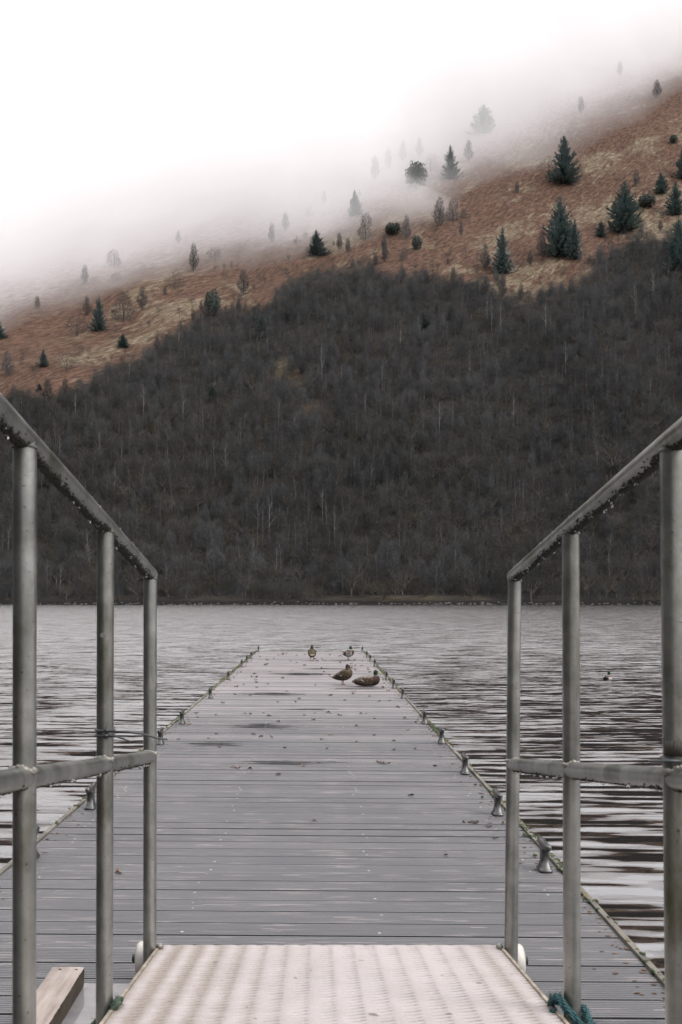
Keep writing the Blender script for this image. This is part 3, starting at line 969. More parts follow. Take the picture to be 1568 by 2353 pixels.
a2 = [(cx + 0.04, cyy - 0.005, zr - 0.03), (cx + 0.045, cyy - 0.03, zr - 0.06), (cx + 0.03, cyy - 0.06, zr - 0.085), (cx - 0.02, cyy - 0.06, zr - 0.09), (cx - 0.05, cyy - 0.03, zr - 0.08), (cx - 0.03, cyy + 0.04, zr - 0.06), (cx + 0.03, cyy + 0.04, zr - 0.05), (cx + 0.05, cyy, zr - 0.04)]
strand(mb, a2, 0.0105, 7)
o = mb.build('rope', M_ROPE, None, True); tag(o, 'frayed teal rope wound round the foot of a handrail post', 'rope')
p = PL[1]; cx, cyy = p[1], p[2]
mb = MB()
zr = pz(2330, 2.47)
strand(mb, [(cx - 0.02, cyy - 0.045, zr - 0.075), (cx + 0.004, cyy - 0.042, zr - 0.045), (cx + 0.020, cyy - 0.03, zr - 0.012), (cx + 0.034, cyy - 0.012, zr + 0.012), (cx + 0.030, cyy + 0.03, zr + 0.0), (cx - 0.01, cyy + 0.04, zr - 0.04), (cx - 0.035, cyy + 0.01, zr - 0.07), (cx - 0.02, cyy - 0.045, zr - 0.1)], 0.0105, 4)
o = mb.build('rope', M_ROPE_G, None, True); tag(o, 'dark green algae-covered rope tied at the foot of the left rail', 'rope')

# ------------------------------------------------------------------ timber beam beside the gangway
def beam():
    nx, ny = 12, 90
    x0, x1, y0, y1, zt, zb = -0.842, -0.741, 1.7, 3.175, 0.078, 0.016
    bm = bmesh.new()
    grid = {}
    def jag(y):   # splintered long edge
        return 0.006 * max(0, noise.noise(Vector((y * 9, 1, 1)))) + 0.003 * noise.noise(Vector((y * 40, 2, 2)))
    sec = []
    for i in range(nx + 1):
        sec.append((0, i / nx))
    rows = []
    for j in range(ny + 1):
        y = y0 + (y1 - y0) * j / ny
        r_ = jag(y)
        row = []
        for i in range(nx + 1):
            x = x0 + (x1 - r_ - x0) * i / nx
            z = zt + 0.0016 * noise.noise(Vector((x * 90, y * 8, 0))) - (0.003 if i in (0, nx) else 0)
            row.append((x, y, z))
        row += [(x1 + 0.002 * noise.noise(Vector((y * 20, 5, 1))), y, zt - 0.02), (x1 + 0.003 * noise.noise(Vector((y * 12, 7, 1))), y, zb + 0.02), (x1 - 0.002, y, zb), (x0, y, zb)]
        rows.append(row)
    k = len(rows[0]); vs = [q for r_ in rows for q in r_]; fs = []; mi = []
    for j in range(ny):
        for i in range(k):
            i2 = (i + 1) % k
            fs.append((j * k + i, (j + 1) * k + i, (j + 1) * k + i2, j * k + i2))
            mi.append(0 if i < nx else 1 if i < nx + 3 else 0)  # right side face in a darker brown than the top
    fs.append(tuple(range(k))); mi.append(0); fs.append(tuple(ny * k + i for i in range(k - 1, -1, -1))); mi.append(0)
    mb = MB(); mb.add([(x + 0.79, y - 2.4, z) for x, y, z in vs], fs); mb.mi = mi
    o = mb.build('timber_beam', [M_WOOD, simple('dark_sawn_side', (0.045, 0.033, 0.02), 0.7, 0, 0.6, 14)], None, False, (-0.79, 2.4, 0.0))
    tag(o, 'pale weathered timber beam lying on the deck beside the gangway', 'beam')
    # nail heads
    nb = MB()
    for (x, y) in ((-0.022, 0.752), (0.03, 0.75)):
        nb.ball((x, y, 0.079), (0.005, 0.004, 0.0015), 8, 4)
    nb.build('nail_head', M_ZINC, o, True)
beam()

# ------------------------------------------------------------------ ducks
def lerp_chain(ch, n=5):
    out = []
    for i in range(len(ch) - 1):
        p0 = ch[max(i - 1, 0)]; p1 = ch[i]; p2 = ch[i + 1]; p3 = ch[min(i + 2, len(ch) - 1)]
        for k in range(n):
            t = k / n
            out.append(tuple(0.5 * (2 * b_ + (c - a) * t + (2 * a - 5 * b_ + 4 * c - d) * t * t + (3 * b_ - a - 3 * c + d) * t ** 3) for a, b_, c, d in zip(p0, p1, p2, p3)))
    out.append(ch[-1])
    return out
def duck_mesh(name, body, bill, color, legs=(), wings=None, extra=None, voxel=0.0032):
    """body, bill: (x, z, half height, half width) chains, x forward, z up."""
    mb = MB()
    for (x, z, h, w_) in lerp_chain(body):
        mb.ball((x, 0, z), (max(h, .003) * 0.9, max(w_, .003), max(h, .003)), 14, 10)
    for (x, z, h, w_) in lerp_chain(bill, 4):
        mb.ball((x, 0, z), (max(h, .003), max(w_, .003), max(h, .003)), 10, 8)
    for (lx, ly, top, fz) in legs:
        mb.tube([(lx - 0.012, ly, top), (lx - 0.006, ly, top * 0.55 + fz * .45), (lx - 0.010, ly, fz + 0.008)], [0.010, 0.0055, 0.005], 8)
        mb.tube([(lx - 0.016, ly, fz + 0.006), (lx + 0.028, ly + 0.016, fz + 0.0035)], 0.0036, 6)
        mb.tube([(lx - 0.016, ly, fz + 0.006), (lx + 0.036, ly, fz + 0.0035)], 0.0038, 6)
        mb.tube([(lx - 0.016, ly, fz + 0.006), (lx + 0.028, ly - 0.016, fz + 0.0035)], 0.0036, 6)
        for k in range(6):
            mb.ball((lx + 0.004 + k * 0.004, ly, fz + 0.004), (0.006, 0.005 + k * 0.0016, 0.0032), 8, 6)
    for ww in (wings or ()):
        for s in (-1, 1):
            for (x, y, z, rx, ry, rz) in ww:
                mb.ball((x, s * y, z), (rx, ry, rz), 12, 8)
    if extra:
        extra(mb)
    me0 = mb.mesh(name + '_raw', [])
    tmp = bpy.data.objects.new('tmp', me0); COL.objects.link(tmp)
    md = tmp.modifiers.new('r', 'REMESH'); md.mode = 'VOXEL'; md.voxel_size = voxel
    ms = tmp.modifiers.new('s', 'SMOOTH'); ms.factor = 0.5; ms.iterations = 3
    dg = bpy.context.evaluated_depsgraph_get(); dg.update()
    me = bpy.data.meshes.new_from_object(tmp.evaluated_get(dg))
    bpy.data.objects.remove(tmp); bpy.data.meshes.remove(me0)
    me.name = name
    a = me.color_attributes.new('plumage', 'FLOAT_COLOR', 'POINT')
    buf = []
    for v in me.vertices:
        c = color(v.co.x, v.co.y, v.co.z); buf += [c[0], c[1], c[2], 1.0]
    a.data.foreach_set('color', buf)
    me.materials.clear(); me.materials.append(M_DUCK)
    me.polygons.foreach_set('use_smooth', [True] * len(me.polygons))
    return me
m, nt, b = mat('duck_plumage'); M_DUCK = m
pc = attr(nt, 'plumage', 'Color')
n_ = tex(nt, coords(nt, (1, 1, 1.6)), 85.0, 3, 0.6)
L(nt, mix(nt, 0.85, pc, mix(nt, 1.0, pc, ramp(nt, n_, [(0.3, (0.3, 0.3, 0.3)), (0.7, (1.1, 1.1, 1.1))]), 'MULTIPLY')), b.inputs['Base Color'])
b.inputs['Roughness'].default_value = 0.65; b.inputs['Specular IOR Level'].default_value = 0.2

def nz(x, y, z, s):
    return noise.noise(Vector((x * s, y * s, z * s)))
ORANGE = (0.26, 0.085, 0.03); GREEN = (0.008, 0.035, 0.022)
# hen, standing upright
hen_body = [(-.167, .100, .004, .014), (-.140, .103, .014, .030), (-.105, .110, .034, .050), (-.060, .120, .055, .066), (-.010, .135, .074, .076), (.040, .150, .080, .078), (.078, .170, .066, .068), (.078, .200, .046, .050), (.064, .228, .034, .034), (.058, .250, .029, .027), (.060, .270, .031, .029)]
hen_bill = [(.070, .272, .024, .022), (.088, .263, .015, .015), (.104, .254, .0085, .012), (.120, .245, .005, .0125), (.134, .239, .003, .009)]
hen_wing = [[(.02, .062, .165, .07, .022, .052), (-.035, .062, .142, .075, .018, .040), (-.09, .045, .123, .06, .014, .022), (-.13, .030, .112, .04, .01, .012)]]
def hen_col(x, y, z):
    if z < 0.058 and abs(y) > 0.006: return ORANGE
    if x > 0.098 and z > 0.232 and abs(y) < .02: return (0.13, 0.085, 0.04)
    n1 = nz(x * 0.8, y, z * 1.4, 75); n2 = nz(x, y, z, 28)
    base = (0.120, 0.088, 0.052) if n1 > 0.12 else (0.060, 0.043, 0.027) if n1 > -0.18 else (0.025, 0.019, 0.013)
    if z > 0.225:
        k = 0.8 if z > 0.265 else 1.0
        base = (0.072 * k, 0.056 * k, 0.034 * k) if n1 > 0 else (0.045 * k, 0.034 * k, 0.022 * k)
    elif x > 0.07: base = tuple(c * 1.15 for c in base)
    if x < -0.125: base = (0.30, 0.25, 0.19) if n1 > -0.1 else (0.12, .09, .06)
    if z < 0.1 and x < -0.03: base = tuple(c * 0.7 for c in base)
    if abs(y) > 0.05 and -0.062 < x < -0.018 and 0.108 < z < 0.134: base = (0.012, 0.025, 0.07)
    if abs(y) > 0.05 and -0.035 < x < -0.008 and 0.134 < z < 0.142: base = (0.6, 0.58, 0.55)
    return base
ME_HEN = duck_mesh('mallard_hen', hen_body, hen_bill, hen_col, ((-.012, .026, .085, 0), (.012, -.026, .085, 0)), hen_wing)
# drake, standing
dr_body = [(-.155, .112, .004, .016), (-.125, .113, .014, .030), (-.090, .118, .032, .050), (-.045, .124, .056, .066), (.000, .130, .073, .074), (.045, .142, .074, .074), (.072, .164, .056, .058), (.070, .196, .036, .038), (.056, .222, .029, .028), (.048, .242, .031, .028), (.046, .256, .030, .028)]
dr_bill = [(.058, .258, .024, .021), (.074, .250, .014, .014), (.088, .243, .008, .012), (.102, .237, .005, .0125), (.113, .233, .003, .009)]
dr_wing = [[(.01, .060, .155, .065, .020, .045), (-.04, .058, .142, .07, .016, .034), (-.09, .04, .127, .05, .012, .018)]]
def drake_col(x, y, z):
    if z < 0.05 and abs(y) > 0.006: return ORANGE
    if x > 0.072 and z > 0.225 and abs(y) < .02: return (0.30, 0.26, 0.07)
    n1 = nz(x, y, z, 60)
    if z > 0.212 and x > 0.01: return GREEN
    if z > 0.203 and x > 0.02: return (0.55, 0.53, 0.5)
    if x > 0.062 + 0.25 * max(0, 0.14 - z): return (0.055, 0.022, 0.014)
    if x < -0.118: return (0.5, 0.48, 0.46)
    if x < -0.075 and z < 0.118: return (0.62, 0.60, 0.58) if x < -0.095 else (0.012, 0.012, 0.012)
    if x < -0.07: return (0.05, 0.043, 0.04)
    if z > 0.168: return (0.085, 0.065, 0.05)
    if z > 0.150 and x < 0.04: return (0.30, 0.27, 0.245) if n1 > -0.2 else (0.12, 0.095, 0.08)
    if z > 0.135 and x < 0.03: return (0.09, 0.07, 0.058)
    return (0.36, 0.335, 0.32) if n1 > -0.3 else (0.22, 0.2, 0.19)
ME_DRAKE = duck_mesh('mallard_drake', dr_body, dr_bill, drake_col, ((.0, .024, .08, 0), (.006, -.024, .08, 0)), dr_wing)
# drake, lying down
ly_body = [(-.178, .062, .004, .016), (-.150, .063, .014, .032), (-.110, .066, .036, .055), (-.060, .076, .062, .078), (.000, .083, .075, .086), (.060, .086, .078, .086), (.120, .088, .078, .078), (.165, .092, .066, .066), (.180, .120, .050, .050), (.172, .152, .035, .036), (.164, .180, .030, .029), (.162, .202, .033, .030), (.164, .212, .031, .029)]
ly_bill = [(.176, .212, .025, .022), (.194, .203, .015, .015), (.210, .196, .0085, .0125), (.230, .188, .005, .0135), (.248, .183, .003, .010)]
ly_wing = [[(.05, .078, .088, .085, .020, .058), (-.02, .074, .092, .085, .018, .048), (-.09, .052, .085, .065, .014, .026), (-.14, .03, .076, .04, .01, .014)]]
def lying_col(x, y, z):
    if x > 0.196 and z > 0.172: return (0.34, 0.27, 0.05)
    n1 = nz(x * .8, y, z * 1.4, 60)
    if z > 0.162 and x > 0.12: return GREEN
    if z > 0.156 and x > 0.12: return (0.35, 0.33, 0.31)
    if x > 0.125 + 0.2 * max(0, 0.1 - z) and z < .16: return (0.045, 0.022, 0.016)
    if x < -0.135 and z < 0.07: return (0.55, 0.50, 0.45)
    if x < -0.10 and z < 0.06: return (0.012, 0.010, 0.010)
    if abs(y) > 0.06 and -0.045 < x < 0.0 and 0.088 < z + 0.6 * (x + .02) < 0.097: return (0.6, 0.58, 0.55)
    if abs(y) > 0.055 and -0.07 < x < -0.015 and 0.075 < z < 0.092: return (0.02, 0.026, 0.05)
    if z > 0.138: return (0.25, 0.215, 0.19) if n1 > -0.15 else (0.16, 0.13, 0.11)
    if x < -0.02 and z > 0.085: return (0.20, 0.165, 0.14) if n1 > 0 else (0.05, 0.04, 0.033)
    if z > 0.03: return (0.15, 0.105, 0.066) if n1 > 0.08 else (0.060, 0.043, 0.028) if n1 > -0.2 else (0.022, 0.016, 0.012)
    return (0.06, 0.048, 0.036)
ME_LYING = duck_mesh('mallard_drake_lying', ly_body, ly_bill, lying_col, (), ly_wing)
# drake, swimming
sw_body = [(-.16, .060, .006, .014), (-.13, .048, .018, .032), (-.09, .032, .036, .056), (-.04, .022, .055, .075), (.02, .020, .062, .080), (.075, .028, .060, .070), (.105, .055, .046, .050), (.100, .095, .030, .030), (.096, .122, .029, .027), (.098, .138, .030, .028)]
sw_bill = [(.110, .137, .024, .021), (.126, .130, .014, .014), (.142, .124, .008, .012), (.158, .119, .005, .0125)]
def swim_extra(mb):
    mb.tube([(-.11, 0, .06), (-.12, 0, .085), (-.105, 0, .094)], [0.012, 0.010, 0.005], 8)
def swim_col(x, y, z):
    if x > 0.124 and z > 0.112: return (0.30, 0.26, 0.07)
    if z > 0.092: return GREEN if x > 0.02 else (0.012, 0.012, 0.012)
    if z > 0.086 and x > .04: return (0.55, 0.53, 0.5)
    if x > 0.085: return (0.055, 0.022, 0.014)
    if x < -0.085: return (0.012, 0.012, 0.012)
    if z > 0.062: return (0.09, 0.05, 0.04)
    return (0.42, 0.39, 0.37) if z < 0.05 else (0.2, 0.17, 0.15)
ME_SWIM = duck_mesh('mallard_drake_swimming', sw_body, sw_bill, swim_col, (), None, swim_extra)

def duck(me, px, py, zbase, heading, label, s=1.0):
    """heading: degrees, 0 = bill towards +X (right of the photo), 90 = towards the far shore."""
    y = (CAM_H - zbase) * F / (py - VY); x = (px - VX) * y / F
    o = bpy.data.objects.new('duck', me); COL.objects.link(o)
    z = zbase + (dz(x) if zbase > -0.2 else 0)
    o.location = (x, y, z); o.rotation_euler = (0, 0, R(heading)); o.scale = (s, s, s)
    tag(o, label, 'duck', 'mallards on and beside the pontoon')
duck(ME_HEN, 789, 1573.5, 0.0, -8, 'brown speckled hen mallard standing in profile beside the lying drake', 1.02)
duck(ME_LYING, 837, 1577.0, 0.0, -4, 'green-headed drake mallard lying on the pontoon boards', 1.0)
duck(ME_HEN, 717.5, 1518.0, 0.0, 93, 'brown hen mallard standing with her back turned at the far end', 1.04)
duck(ME_DRAKE, 801, 1515.5, 0.0, 10, 'grey-flanked drake mallard with green head standing near the far end', 1.0)
duck(ME_SWIM, 1396.0, 1562.0, WATER - 0.01, 55, 'drake mallard swimming on the water away from the pontoon', 1.05)

# ------------------------------------------------------------------ lake and hill
def lake():
    mb = MB(); mb.add([(-1500, -250, WATER), (1500, -250, WATER), (1500, 330, WATER), (-1500, 330, WATER)], [(0, 1, 2, 3)])
    o = mb.build('lake_water', M_WATER); tag(o, kind='structure')
lake()
def lake_bed():
    mb = MB(); mb.add([(-1600, -300, -6), (1600, -300, -6), (1600, 340, -6), (-1600, 340, -6)], [(0, 1, 2, 3)])
    o = mb.build('lake_bed', simple('dark_silt', (0.03, 0.025, 0.02), 0.9)); tag(o, kind='structure')
lake_bed()

WOOD = [(-80, 930), (0, 925), (60, 915), (130, 905), (200, 875), (260, 845), (330, 800), (400, 765), (470, 735), (520, 705), (570, 700), (625, 712), (640, 672), (700, 640), (780, 625), (850, 615), (905, 625), (960, 640), (1050, 640), (1105, 645), (1140, 670), (1215, 690), (1260, 665), (1330, 640), (1390, 585), (1430, 560), (1500, 545), (1570, 535), (1660, 525)]
def wood_line(px):
    if px <= WOOD[0][0]: return WOOD[0][1]
    for a, b_ in zip(WOOD, WOOD[1:]):
        if a[0] <= px <= b_[0]:
            return a[1] + (b_[1] - a[1]) * (px - a[0]) / (b_[0] - a[0])
    return WOOD[-1][1]
CLEAR = [(652, 852, 27, 16), (684, 884, 11, 16), (712, 940, 15, 22)]
def clearing(px, py):
    return max(math.exp(-(((px - a) / c) ** 2 + ((py - b_) / d) ** 2)) for a, b_, c, d in CLEAR)
def smooth(a, b_, x):
    t = max(0, min(1, (x - a) / (b_ - a))); return t * t * (3 - 2 * t)

def hill():
    xs = [-720 + 6.0 * i for i in range(266)]
    ys = [292 + 0.0 * j for j in range(0)]
    y = 288.0
    while y < 1500:
        ys.append(y); y += 1.2 if y < 318 else 4.0 if y < 480 else 7.0
    vs = []; wood = []; green = []; tan = []; frost_mist = []
    for y in ys:
        for x in xs:
            z = hill_z(x, y); vs.append((x, y, z))
            px, py = to_px(x, y, z)
            wl = wood_line(px) + 16 * noise.noise(Vector((x / 9, y / 9, 0))) + 16 * noise.noise(Vector((x / 24, y / 24, 6)))
            w_ = smooth(wl - 10, wl + 6, py)
            c = clearing(px, py)
            s = y - shore_y(x)
            gb = smooth(2.2, 3.5, s) * (1 - smooth(9, 13, s)) * (0.32 * smooth(740, 800, px) * smooth(1140, 1090, px) * (0.35 + 0.9 * noise.noise(Vector((x / 5, 3, 3)))) + 0.2 * noise.noise(Vector((x / 14, 3, 3))))
            if s < 2.6: w_ = 1.0
            wood.append(w_ * (1 - min(1, c * 1.3)) * (1 - max(0, gb)))
            green.append(max(0.0, min(1.0, max(c * (0.9 if py < 900 else 0.15), gb * 1.1))))
            # paler grass towards the right-hand slope and along the wood's upper edge
            t = 0.20 * smooth(900, 1500, px) * smooth(250, 480, py) + 0.20 * smooth(160, 40, wl - py) - 0.10 * smooth(200, 60, px)
            tan.append(t)
            frost_mist.append(smooth(-15, 90, z - cloud_base(x, y)))  # frosted high ground, with mist brightness also put into its colour
    n = len(xs); fs = []
    for j in range(len(ys) - 1):
        for i in range(n - 1):
            fs.append((j * n + i, j * n + i + 1, (j + 1) * n + i + 1, (j + 1) * n + i))
    me = bpy.data.meshes.new('hill'); me.from_pydata(vs, [], fs); me.materials.append(M_HILL)
    for nme, d in (('wood', wood), ('green', green), ('tan', tan), ('frost_mist', frost_mist)):
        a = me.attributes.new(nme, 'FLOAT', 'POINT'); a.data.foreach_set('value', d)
    me.polygons.foreach_set('use_smooth', [True] * len(me.polygons))
    o = bpy.data.objects.new('hill', me); COL.objects.link(o); tag(o, kind='structure')
hill()

# stones at the far waterline
mb = MB()
for _ in range(520):
    x = rnd.uniform(-150, 150); r = abs(rnd.gauss(0.16, 0.13)) + 0.08
    y = shore_y(x) + rnd.gauss(0.25, 0.5)
    mb.ball((x, y, hill_z(x, y) + r * 0.2), (r * rnd.uniform(.9, 1.6), r, r * rnd.uniform(.5, .9)), 6, 4, 0, 0.25, rnd)
o = mb.build('shore_stones', simple('grey_stone', (0.05, 0.047, 0.045), 0.7, 0, 0.7, 0.8)); tag(o, 'grey stones scattered along the far waterline', 'stones', kind='stuff')

# ------------------------------------------------------------------ trees
def bare_tree(seed, kind):
    r = random.Random(seed); mb = MB()
    def strip(a, b_, w0, mi=1):
        d = (b_ - a); 
        s = Vector((r.gauss(0, 1), r.gauss(0, 1), r.gauss(0, .5))).cross(d)
        if s.length < 1e-6: return
        s.normalize(); s *= w0 * 0.5
        mb.add([a - s, a + s, b_ + s * 0.3, b_ - s * 0.3], [(0, 1, 2, 3)], mi)
    def limb(a, d, ln, rad, depth, up):
        # a bent limb of three pieces with side shoots
        pts = [a]; q = d.copy()
        nseg = 3
        for i in range(nseg):
            q = (q + Vector((r.gauss(0, .16), r.gauss(0, .16), r.gauss(0, .1) + up * 0.22))).normalized()
            pts.append(pts[-1] + q * ln / nseg)
        if depth >= 2:
            mb.tube(pts, [rad, rad * .8, rad * .55, rad * .25], 4 if depth == 2 else 5, 0, False)
        else:
            for i in range(nseg):
                strip(pts[i], pts[i + 1], rad * 2 * (1 - i * .28))
        if depth > 0:
            k = nshoot[depth]
            for j in range(k):
                t = r.uniform(0.25, 1.0) * nseg
                i = min(int(t), nseg - 1); p_ = pts[i].lerp(pts[i + 1], t - i)
                dd = (pts[i + 1] - pts[i]).normalized()
                side = Vector((r.gauss(0, 1), r.gauss(0, 1), r.gauss(0, .6))); side -= dd * side.dot(dd); side.normalize()
                nd = (dd * r.uniform(.55, 1.0) + side * r.uniform(.5, .95)).normalized()
                limb(p_, nd, ln * r.uniform(.34, .58), max(rad * 0.42, 0.02), depth - 1, up)
        else:
            p_ = pts[-1]
            for _ in range(2):
                strip(p_, p_ + (q + Vector((r.gauss(0, .5), r.gauss(0, .5), r.gauss(0.1, .4)))).normalized() * ln * 0.5, rad * 1.2)
    if kind == 'birch':
        nshoot = {2: 7, 1: 5}; H = 11.0
        pts = [Vector((0, 0, -0.6))]; x = y = 0
        for i in range(1, 9):
            x += r.gauss(0, .13); y += r.gauss(0, .13); pts.append(Vector((x, y, H * i / 8)))
        mb.tube(pts, [0.125 * (1 - i / 9.0) + 0.015 for i in range(9)], 5, 0, False)
        for i in range(19):
            t = r.uniform(0.28, 0.98); q = t * 8; k = min(int(q), 7); p_ = pts[k].lerp(pts[k + 1], q - k)
            a = r.uniform(0, 6.28); e = R(r.uniform(38, 66))
            limb(p_, Vector((math.cos(a) * math.cos(e), math.sin(a) * math.cos(e), math.sin(e))), H * (0.30 * (1 - t) + 0.10) * r.uniform(.8, 1.2), 0.04, 2 if t < .8 else 1, 0.3)
    elif kind == 'oak':
        nshoot = {3: 5, 2: 5, 1: 5}; H = 8.5
        pts = [Vector((0, 0, -0.6)), Vector((r.gauss(0, .2), r.gauss(0, .2), 1.2)), Vector((r.gauss(0, .4), r.gauss(0, .4), 2.6))]
        mb.tube(pts, [0.24, 0.19, 0.15], 6, 0, False)
        for i in range(8):
            a = 2 * math.pi * i / 8 + r.uniform(-.3, .3); e = R(r.uniform(22, 75))
            limb(pts[2] - Vector((0, 0, r.uniform(0, .9))), Vector((math.cos(a) * math.cos(e), math.sin(a) * math.cos(e), math.sin(e))), r.uniform(3.4, 5.2), 0.10, 3 if i % 2 else 2, 0.25)
    else:   # many-stemmed scrub
        nshoot = {2: 6, 1: 5}
        for i in range(15):
            a = r.uniform(0, 6.28); e = R(r.uniform(40, 85))
            limb(Vector((r.gauss(0, .3), r.gauss(0, .3), -0.3)), Vector((math.cos(a) * math.cos(e), math.sin(a) * math.cos(e), math.sin(e))), r.uniform(2.4, 4.2), 0.035, 2, 0.3)
    return mb

def puff_tree(seed, H, Wd, low, n):
    """A fine-twigged leafless crown: a few stems and very many thin upright twigs."""
    r = random.Random(seed); mb = MB()
    lob = [(r.uniform(0, 6.28), r.uniform(low, .8), r.uniform(.5, 1.0)) for _ in range(6)]
    for i in range(4):
        a = r.uniform(0, 6.28); e = r.uniform(.05, .3)
        pts = [Vector((0, 0, -0.5))]
        for j in range(1, 5):
            pts.append(Vector((math.cos(a) * e * Wd * j / 4 + r.gauss(0, .08), math.sin(a) * e * Wd * j / 4 + r.gauss(0, .08), H * 0.82 * j / 4)))
        mb.tube(pts, [H * .012, H * .010, H * .008, H * .005, H * .002], 5, 0, False)
    k = 0
    while k < n:
        x, y, z = r.uniform(-1, 1), r.uniform(-1, 1), r.random()
        zz = (z - low) / (1 - low)
        if zz < 0: continue
        rad = min(1.0, (zz + 0.10) * 2.6) ** 0.6 * (1 - zz) ** 0.33 * (0.82 + 0.35 * noise.noise(Vector((x * 2.2 + seed, y * 2.2, z * 3.0))))
        an = math.atan2(y, x)
        rad *= 0.72 + 0.28 * sum(w_ * math.exp(-((z - h) / .25) ** 2) * max(0, math.cos(an - a)) for a, h, w_ in lob)
        q = math.hypot(x, y)
        if q > rad or r.random() > 0.35 + 0.65 * q / max(rad, .01): continue
        k += 1
        p_ = Vector((x * Wd, y * Wd, z * H))
        d = Vector((x * Wd * .9 + r.gauss(0, .5), y * Wd * .9 + r.gauss(0, .5), H * .22 + r.gauss(0, .4))).normalized() * H * r.uniform(.06, .13)
        sd_ = d.cross(Vector((r.gauss(0, 1), r.gauss(0, 1), .1))).normalized() * H * r.uniform(.0026, .0050)
        mb.add([p_ - sd_, p_ + sd_, p_ + d], [(0, 1, 2)], 1)
    return mb
PROTO = []
for seed, kind, bark, twig in ((11, 'birch', M_BARK_P, M_TWIG_P), (12, 'birch', M_BARK_D, M_TWIG_P), (13, 'birch', M_BARK_D, M_TWIG_P), (21, 'oak', M_BARK_D, M_TWIG_B), (22, 'oak', M_BARK_D, M_TWIG_G), (31, 'shrub', M_BARK_D, M_TWIG_B), (32, 'shrub', M_BARK_D, M_TWIG_P)):
    PROTO.append((kind, bare_tree(seed, kind).mesh('bare_' + kind, [bark, twig])))
for seed, H, Wd, low, n, nm in ((41, 9.0, 2.3, .03, 1300, 'slim'), (42, 8.0, 4.2, .03, 1700, 'broad'), (43, 3.5, 2.3, .0, 900, 'bush')):
    PROTO.append((nm, puff_tree(seed, H, Wd, low, n).mesh('twiggy_' + nm, [M_BARK_D, M_TWIG_M])))
HEIGHT = {'slim': 9.0, 'broad': 8.0, 'bush': 3.5, 'birch': 11.0, 'oak': 8.0, 'shrub': 3.8}

def place_bare(px, py, hpx, k, label, wide=1.0, group='bare trees on the bracken slope', name='bare_tree', cat='tree'):
    p_ = ray_hill(px, py); kind, me = PROTO[k]
    o = bpy.data.objects.new(name, me); COL.objects.link(o)
    s = hpx / F * p_.y / HEIGHT[kind]
    o.location = p_; o.scale = (s * wide, s * wide, s); o.rotation_euler = (0, 0, rnd.uniform(0, 6.28))
    tag(o, label, cat, group)
    return o
